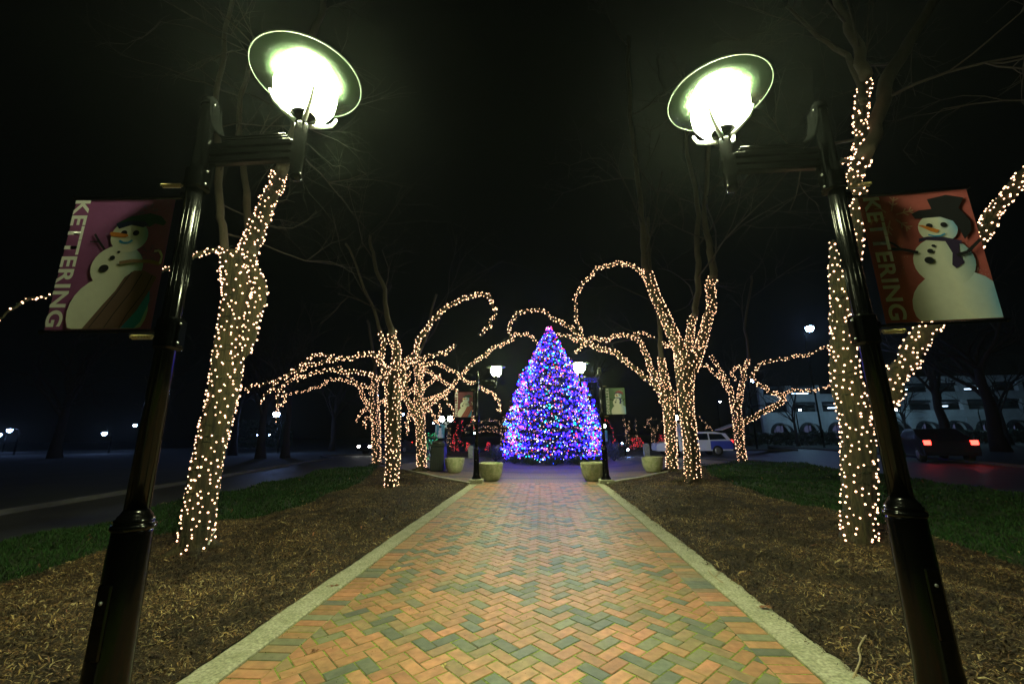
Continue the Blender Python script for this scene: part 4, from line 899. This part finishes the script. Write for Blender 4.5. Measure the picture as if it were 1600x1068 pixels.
# ------------------------------------------------------------------ cars
def car(loc, rz, label, paint, rear=None, L=4.6, H=1.5, hatch=False, wagon=False, lit=None):
    t = thing('car', (0, 0, 0), label, 'car'); W = 1.78
    hood = .95; zb = .32
    prof = [(0, .45), (.02, .68), (.12, .80), (hood+.1, .93), (hood+.85, 1.42), (hood+1.2, H), (L-1.0 if wagon else L-1.55, H-.02), (L-.35 if wagon else L-.95, 1.38 if wagon else 1.2), (L-.1, .98), (L, .9), (L, .45), (L-.05, zb), (.05, zb)]
    def slab(pts, y0, y1, m_, name, parent, inset=.0):
        b = MB(); n = len(pts); tum = lambda z: .13*max(0, (z-.93)/.5)
        V = [(x, y0+tum(z) if y0 < 0 else y0, z) for x, z in pts]+[(x, y1-tum(z), z) for x, z in pts]
        fs = [tuple(range(n)), tuple(range(2*n-1, n-1, -1))]+[(i, n+i, n+(i+1) % n, (i+1) % n) for i in range(n)]
        b.add(V, fs); return b.build(name, m_, parent)
    body = slab(prof, -W/2, W/2, paint, 'body', t)
    if rear:
        q = L-1.35; b = MB()
        for sy_ in (-1, 1): b.add([(q, sy_*(W/2+.004), .4), (L+.004, sy_*(W/2+.004), .42), (L+.004, sy_*(W/2+.004), .92), (q, sy_*(W/2+.004), .94)], [(0, 1, 2, 3)])
        b.add([(L+.006, -W/2, .42), (L+.006, W/2, .42), (L+.006, W/2, .9), (L+.006, -W/2, .9)], [(0, 1, 2, 3)])
        b.build('rear_panel', rear, t)
    for sy_ in (-1, 1):
        for xs_ in (([(hood+.55, 1.0), (hood+.95, 1.36), (hood+1.45, 1.4), (hood+1.45, 1.0)]), [(hood+1.52, 1.0), (hood+1.52, 1.4), (hood+2.3, 1.4), (hood+2.3, 1.0)], [(hood+2.38, 1.0), (hood+2.38, 1.39), (L-.6 if wagon else L-1.35, 1.36), (L-.35 if wagon else L-1.0, 1.02)]):
            b = MB(); b.add([(x, sy_*(W/2+.006-.13*max(0, (z-.93)/.5)), z) for x, z in xs_], [(0, 1, 2, 3)]); b.build('window', M['glassdark'], t)
        for wx in (.85, L-.95):
            b = MB(); b.lathe([(.2, -.11), (.31, -.11), (.33, -.08), (.33, .08), (.31, .11), (.2, .11)], (wx, sy_*(W/2-.1), .33), 20, axis='Y'); wh = b.build('wheel', M['rubber'], t)
            b = MB(); b.lathe([(0, sy_*.115), (.08, sy_*.12), (.19, sy_*.125), (.2, sy_*.11)], (wx, sy_*(W/2-.1), .33), 16, axis='Y'); b.build('rim', M['rim'], wh)
        b = MB(); b.box((L-.02, sy_*(W/2-.14), .88), (.1, .24, .2), bev=.02); b.build('tail_light', M['tail'], t)
        b = MB(); b.box((.05, sy_*(W/2-.2), .68), (.1, .3, .14), bev=.02); b.build('headlight', M['head'] if lit == 'head' else M['rim'], t)
        b = MB(); b.box((hood+.62, sy_*(W/2+.09), 1.02), (.12, .16, .11), bev=.02); b.build('mirror', paint, t)
    b = MB(); b.add([(hood+.16, -.74, .965), (hood+.86, -.66, 1.425), (hood+.86, .66, 1.425), (hood+.16, .74, .965)], [(0, 1, 2, 3)]); b.build('windscreen', M['glassdark'], t)
    if hatch:
        b = MB(); b.box((L+.0, 0, H+.27), (1.05, 1.4, .06), ry=R(-20), bev=.02); h = b.build('tailgate', paint, t); b = MB(); b.box((L+.02, 0, H+.225), (.6, 1.1, .02), ry=R(-20)); b.build('rear_window', M['glassdark'], h)
    t.location = loc; t.rotation_euler.z = rz; return t
p = at(1026, 713, 28.3)
car((p[0], 28.8, -.045), R(-4), 'white estate car with blue rear and open tailgate, parked beyond the plaza', M['white'], M['bluepaint'], L=4.7, H=1.52, hatch=True, wagon=True)
p = gnd(1492, 722)
car((float(p[0])+1.9, float(p[1])+4.1, -.045), R(-115), 'dark car with red tail lamps on the road at the right edge', M['darkpaint'], lit=None)  # car at rest, put in where traffic leaves a red light streak
p = gnd(500, 714)
car((float(p[0])+1.5, float(p[1])+4, -.045), R(62), 'dark car with white headlamps coming round the bend on the left', M['darkpaint'], lit='head')  # this car is added in place of the white traffic streak

# ------------------------------------------------------------------ street lights far off
def street_light(px, py, Y, label, m_=None, r=.22, h=None, globe=False):
    c = at(px, py, Y); t = thing('street_light', (c[0], c[1]+.2, 0), label, 'street light', 'distant cool white street lights')
    b = MB(); b.tube([(c[0], c[1]+.9, -.05), (c[0], c[1]+.9, c[2]-.3), (c[0], c[1]+.8, c[2]+.12), (c[0], c[1]+.2, c[2]+r+.08)], [.09, .06, .05, .045], 8); b.build('pole', M['black'], t)
    b = MB(); b.lathe([(0, c[2]-r), (r*.7, c[2]-r*.7), (r, c[2]), (r*.9, c[2]+r*.5), (0, c[2]+r*.9)], (c[0], c[1], 0), 12); b.build('lamp', m_ or M['bluelamp'], t)
    b = MB(); b.lathe([(r*1.1, c[2]+r*.6), (r*.8, c[2]+r*1.2), (0, c[2]+r*1.3)], (c[0], c[1], 0), 12); b.build('hood', M['black'], t)
for q in [(15, 672, 42, 'cool street light at the far left, right one of the close pair'), (-2, 679, 55, 'cool street light cut by the left frame edge', None, .28), (163, 677, 45, 'cool street light alone in the dark between the close pair and the near left post'), (211, 664, 60, 'small cool street light close behind the near left lamp post', None, .22),
          (432, 647, 40, 'cool street light under the tips of the drooping lit branches', None, .3), (403, 679, 70, 'dim cool lamp low between two dark trunks, left one', None, .15), (421, 679, 66, 'dim cool lamp low between two dark trunks, right one', None, .13),
          (1265, 513, 40, 'bright cool street light high in the sky beside the massive lit trunk', None, .34), (1176, 594, 38, 'cool street light seen through the crooked lit tree', None, .16), (1125, 627, 55, 'small cool street light between the two lit trees on the right', None, .11),
          (590, 618, 55, 'small cool light seen through the far left lit tree', None, .1), (630, 647, 55, 'small cool light low behind the lone lit tree', None, .12), (677, 661, 60, 'tiny cool light left of the twin globe lamp', None, .1), (972, 692, 60, 'tiny cool light low beside the Y shaped tree', None, .1), (742, 676, 50, 'tiny white light beside the distant left post', None, .1), (981, 702, 27.5, 'low white light at the foot of the far Y shaped tree', None, .07)]:
    street_light(*q)
def globe_lamp(px, py, Y, two, bcol, label):
    c = at(px, py, Y); t = thing('globe_lamp', (c[0], c[1], 0), label, 'lamp post', 'globe lamp posts beyond the plaza')
    b = MB(); b.tube([(c[0], c[1], -.05), (c[0], c[1], c[2]-.2)], [.07, .045], 8); b.tube([(c[0]-.3, c[1], c[2]-.22), (c[0]+.3, c[1], c[2]-.22)], .025, 6); b.build('pole', M['black'], t)
    for dx in ((-.26, .26) if two else (0,)):
        b = MB(); b.lathe([(0.001, c[2]-.17), (.12, c[2]-.12), (.17, c[2]), (.12, c[2]+.12), (0, c[2]+.17)], (c[0]+dx, c[1], 0), 14); b.build('globe', M['globe'], t)
    t2 = thing('banner', (c[0], c[1], c[2]-1), 'small banner on the '+' '.join(label.split(',')[0].split()[:9]), 'banner')
    A = MB(); x0 = c[0]-.32-(.3 if two else 0); A.box((x0+.28, c[1]-.09, c[2]-.72), (.55, .01, .78), col=bcol); A.build('fabric', M['banner'], t2)
    Q = Art(x0, c[2]-1.11, .55, .78, c[1]-.097); Q.ell(.6, .15, .34, .2, WHT, BLU); Q.ell(.58, .46, .22, .17, WHT, BLU); Q.ell(.58, .72, .15, .12, WHT, BLU); Q.ell(.55, .82, .16, .08, BLK); Q.line([(.1, .95), (.1, .1)], .04, WHT); Q.b.build('snowman_print', M['ink'], t2)
    b = MB(); b.tube([(x0, c[1]-.09, c[2]-.3), (c[0], c[1]-.04, c[2]-.3)], .012, 5); b.tube([(x0, c[1]-.09, c[2]-1.14), (c[0], c[1]-.04, c[2]-1.14)], .012, 5); b.build('banner_arm', M['black'], t2)
globe_lamp(697, 654, 24.5, True, (.12, .4, .42), 'far twin globe lamp above the litter bin, left of the decorated tree')
globe_lamp(1055, 652, 25, False, (.45, .45, .45), 'far single globe lamp between the two lit trunks on the right')
globe_lamp(943, 665, 31, False, (.12, .4, .35), 'far globe lamp hidden beside the right edge of the decorated tree')

# ------------------------------------------------------------------ the long building on the right
def building():
    Y = 62.; c0, c1 = at(1200, 690, Y), at(1720, 700, Y); x0, x1 = float(c0[0]), float(c1[0])
    t = thing('parking_building', ((x0+x1)/2, Y, 0), 'long low pale parking building with arches beyond the right road', 'building')
    px = lambda p: float(at(p, 680, Y)[0])
    def slab(nm, xa, xb, z0, z1, dy=0, m_=None, th=.4):
        b = MB(); b.box(((xa+xb)/2, Y+dy+th/2, (z0+z1)/2), (xb-xa, th, z1-z0), bev=.03); return b.build(nm, m_ or M['facade'], t)
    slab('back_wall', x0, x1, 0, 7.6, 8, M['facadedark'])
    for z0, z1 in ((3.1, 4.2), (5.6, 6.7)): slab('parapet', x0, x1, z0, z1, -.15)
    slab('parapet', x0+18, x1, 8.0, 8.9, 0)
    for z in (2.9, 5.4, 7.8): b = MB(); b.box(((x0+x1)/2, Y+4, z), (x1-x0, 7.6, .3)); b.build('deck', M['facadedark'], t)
    n = 11
    for i in range(n+1):
        xx = x0+(x1-x0)*i/n; b = MB(); b.box((xx, Y+.2, 4.0), (.7, .6, 7.9), bev=.03); b.build('column', M['facade'], t)
    for i in range(n):
        xa, xb = x0+(x1-x0)*i/n+.35, x0+(x1-x0)*(i+1)/n-.35; xm = (xa+xb)/2; hw = (xb-xa)*.36; b = MB()
        # arched ground-floor wall
        N_ = 12; arc = [(xm+hw*math.cos(math.pi*k/N_), 1.1+1.35*math.sin(math.pi*k/N_)) for k in range(N_+1)]
        V = [(x, Y+.05, z) for x, z in arc]+[(xb if k == 0 else (xa if k == N_ else x), Y+.05, 3.1) for k, (x, z) in enumerate(arc)]
        fs = [(k, k+1, N_+1+k+1, N_+1+k) for k in range(N_)]; b.add(V, fs)
        for (u, v_) in ((xa, xm-hw), (xm+hw, xb)): b.add([(u, Y+.05, 0), (v_, Y+.05, 0), (v_, Y+.05, 1.1), (u, Y+.05, 1.1 if u != xa else 3.1)] if False else [(u, Y+.05, 0), (v_, Y+.05, 0), (v_, Y+.05, 1.1), (u, Y+.05, 1.1)], [(0, 1, 2, 3)])
        b.add([(xa, Y+.05, 1.1), (xm-hw, Y+.05, 1.1), (xa, Y+.05, 3.1)], [(0, 1, 2)]); b.add([(xm+hw, Y+.05, 1.1), (xb, Y+.05, 1.1), (xb, Y+.05, 3.1)], [(0, 1, 2)])
        b.build('arched_wall', M['facade'], t)
        b = MB(); aw = [(xm+(hw+.25)*math.cos(math.pi*k/N_), 1.25+1.5*math.sin(math.pi*k/N_)) for k in range(N_+1)]
        V = [(x, Y-.02, z) for x, z in aw]+[(x, Y-.9, z*.93) for x, z in aw]; b.add(V, [(k, k+1, N_+2+k, N_+1+k) for k in range(N_)]); b.build('awning', M['darkpaint'], t)
        b = MB(); b.box((xm, Y+1.2, 1.2), (hw*1.8, .05, 2.2)); dw = b.build('window', M['win'], t)
        for k in range(3): b = MB(); b.box((xm-hw*.6+hw*.6*k, Y+1.16, 1.2), (.08, .05, 2.2)); b.build('mullion', M['black'], dw)
    for i, (pxx, z) in enumerate(((1275, 7.0), (1440, 7.3), (1330, 4.8), (1560, 7.2), (1500, 4.8))):
        b = MB(); b.box((px(pxx), Y+2, z), (2.2, .25, .12)); b.build('ceiling_light', M['fluo'], t)
    for k, pxx in enumerate((1250, 1400, 1540)):
        street_light(pxx, 640, Y-9, ['cool floodlight in front of the parking building, left one', 'cool floodlight in front of the parking building behind the near right post', 'cool floodlight in front of the parking building, right one'][k], M['flood'], .1)  # lamps added in front of the building to light its facade
M['win'] = emit('lit_shop_glass', (.3, .35, .7), .12); M['fluo'] = emit('fluorescent', (.5, .75, 1), 6); M['flood'] = emit('floodlight', (.4, .75, 1), 1000)  # the strongest emission here belongs to the added facade lamps
building()

# ------------------------------------------------------------------ dark bare trees
def dark_tree(x, y, h, r, label, lvl=4, lean=0.):
    t = thing('dark_tree', (x, y, 0), label, 'tree', 'unlit bare trees in the dark'); b = MB(); pts = [(x+lean*k/5+random.uniform(-.1, .1), y, h*.42*k/5-(.1 if k == 0 else 0)) for k in range(6)]
    b.tube(pts, [r*(1.35 if k == 0 else 1-.09*k) for k in range(6)], 9, wob=.07, ridges=4); b.build('trunk', M['darkbark'], t); tw = MB()
    for k in range(7):
        a = random.random()*6.28; d = np.array([math.cos(a)*.6, math.sin(a)*.6, 1.]); d /= np.linalg.norm(d); twig(tw, np.array(pts[random.choice((3, 4, 5))]), d, h*.34, r*.45, lvl, .55)
    tw.build('crown', M['darkbark'], t, kind='stuff'); return t
for (px_, Y, h, r, lb) in [(408, 30, 11, .3, 'dark trunk left of the cool street light under the drooping branches'), (447, 31, 12, .28, 'dark trunk just right of the cool street light under the drooping branches'), (365, 36, 12, .3, 'dark trunk beside the leaning lit trunk'),
    (1245, 46, 9, .16, 'young bare tree in front of the arches left of the massive trunk'), (1480, 34, 12, .35, 'dark tree in front of the parking building right of the near right post'), (1560, 30, 13, .4, 'dark tree at the far right before the parking building'), (1575, 44, 11, .25, 'thin dark tree beside the tree at the far right'), (1420, 50, 8, .18, 'small bare tree before the middle arches'),
    (520, 46, 14, .3, 'dark tree behind the bend of the left road'), (1170, 50, 13, .3, 'dark tree behind the crooked lit tree'), (90, 34, 13, .4, 'dark tree beyond the left road under the purple banner'), (240, 40, 12, .35, 'dark tree beyond the left road behind the near left post'), (720, 60, 15, .3, 'dark tree far behind the maroon banner'), (930, 62, 15, .3, 'dark tree far behind the right side of the decorated tree')]:
    p = at(px_, 690, Y); dark_tree(float(p[0]), Y, h, r, lb, 3)
# evergreen shrubs lit teal by the lamps behind the left trunks
def shrub(px_, py, Y, rx, h, label):
    c = at(px_, py, Y); t = thing('evergreen_shrub', (c[0], c[1], 0), label, 'shrub', 'shrubs beyond the left road'); V, Q, C = [], [], []
    for k in range(1800):
        a, e = random.random()*6.28, random.random(); rr = rx*math.sqrt(max(0, 1-(e*1.0-.3)**2/.6))*random.uniform(.7, 1.05); p = np.array([rr*math.cos(a), rr*math.sin(a)*.7, h*e]); d = rng.normal(0, .13, 3); s_ = rng.normal(0, .06, 3); i0 = len(V); V += [p-d, p+s_, p+d, p-s_]; Q.append((i0, i0+1, i0+2, i0+3)); g_ = random.uniform(.5, 1.3); C += [(.05*g_, .09*g_, .055*g_)]*4
    fast_mesh('foliage', np.array(V), np.array(Q), M['needle'], np.array(C), parent=t, kind='stuff')
shrub(385, 690, 62, 2.6, 4.2, 'rounded shrub left of the two dark trunks on the left')
shrub(432, 690, 64, 2.4, 4.0, 'rounded shrub seen between the two dark trunks on the left')
hd = MB()
for (pa, pb, Y, h) in ((1110, 1760, 50, 1.3),):
    xa, xb = float(at(pa, 690, Y)[0]), float(at(pb, 690, Y)[0]); V, Q, C = [], [], []
    t = thing('hedge', ((xa+xb)/2, Y, 0), 'long low dark hedge in front of the parking building', 'hedge'); n = 7000
    X = rng.uniform(xa, xb, n)-(xa+xb)/2; Z = rng.uniform(0, 1, n)**.7*h; YY = rng.normal(0, .35, n); P = np.stack([X, YY, Z], 1); d = rng.normal(0, .16, (n, 3)); s_ = rng.normal(0, .09, (n, 3))
    V = np.stack([P-d, P+s_, P+d, P-s_], 1).reshape(-1, 3); Q = np.arange(4*n).reshape(-1, 4); fast_mesh('foliage', V, Q, M['needle'], np.repeat(np.array([[.03, .05, .03]])*rng.uniform(.5, 1.3, (n, 1)), 4, 0), parent=t, kind='stuff')

# ------------------------------------------------------------------ small things
def leaf(x, y, z, r, m_, label, rot=0):
    t = MB(); pts = []
    for k in range(14):
        a = math.tau*k/14; q = r*(1 if k % 2 == 0 else .55)*(1.2 if k == 0 else 1); pts.append((x+q*math.cos(a+rot), y+q*math.sin(a+rot)*.8, z+.006+.006*math.sin(a*3)))
    t.add([(x, y, z+.004)]+pts, [(0, i+1, (i+1) % 14+1) for i in range(14)]); t.tube([(x, y, z+.006), (x-r*1.5*math.cos(rot), y-r*1.5*math.sin(rot), z+.01)], .0015, 3)
    o = t.build('fallen_leaf', m_, origin=(x, y, z)); tag(o, label, 'leaf', 'single fallen leaves on the path')
def gl(px_, py, z): q = gnd(px_, py, z); return float(q[0]), float(q[1]), z
leaf(*gl(522, 915, .02), .045, M['leaf1'], 'curled brown leaf lying on the left kerb', .5)
leaf(*gl(492, 1017, .004), .03, M['leaf1'], 'small red brown leaf on the bricks near the left kerb', 2)
leaf(*gl(621, 888, .004), .05, M['leaf2'], 'pale yellow leaf on the bricks beside the left kerb', 1)
leaf(*gl(694, 1040, .004), .025, M['leaf2'], 'small curled pale leaf on the bricks at the bottom of the picture', 3)
leaf(*gl(1196, 948, .03), .05, M['leaf1'], 'brown leaf on the outer edge of the right kerb', 4)
leaf(*gl(732, 790, .004), .06, M['leaf1'], 'dark leaf on the bricks near the far end of the left kerb', 4)
def stick(pts, label):
    P = [gnd(*p, .11) for p in pts]; P = [(*p[:2], float(hR(p[0], p[1]))+.02) for p in P]; t = MB(); t.tube(catmull(P, 4), .006, 5); q = P[len(P)//2]; t.tube([q, (q[0]+.07, q[1]+.05, q[2]+.03), (q[0]+.09, q[1]+.11, q[2]+.02)], .004, 4)
    tag(t.build('twig', M['bark2'], origin=P[0]), label, 'twig', 'twigs lying on the mulch')
M['bark2'] = mat('dry_twig', (.3, .24, .14), .8)
stick([(1328, 1030), (1340, 1005), (1338, 990), (1350, 975)], 'crooked pale twig lying on the mulch near the right post')
stick([(1105, 875), (1115, 885), (1128, 893)], 'short pale twig on the mulch beside the right kerb')
c = at(327, 847, 4.72); b = MB(); b.box((c[0], c[1], c[2]), (.022, .008, .05), ry=.3, bev=.003); b.tube([(c[0], c[1], c[2]+.04), (c[0]+.03, c[1]+.03, c[2]+.12)], .004, 5)
tag(b.build('cable_tag', M['tagw'], origin=tuple(map(float, c))), 'small white plug tag hanging at the foot of the big leaning trunk', 'tag')
# ------------------------------------------------------------------ thin air volume added for a glow round the lamps
hm = bpy.data.materials.new('night_haze'); hm.use_nodes = True; hn = hm.node_tree.nodes; hn.clear()
hv = hn.new('ShaderNodeVolumePrincipled'); hv.inputs['Density'].default_value = .0005; hv.inputs['Anisotropy'].default_value = .75; hv.inputs['Color'].default_value = (.8, .9, .85, 1)
ho = hn.new('ShaderNodeOutputMaterial'); hm.node_tree.links.new(hv.outputs[0], ho.inputs['Volume'])
b = MB(); b.box((0, 50, 11), (240, 150, 24.2)); b.build('haze', hm, kind='stuff')
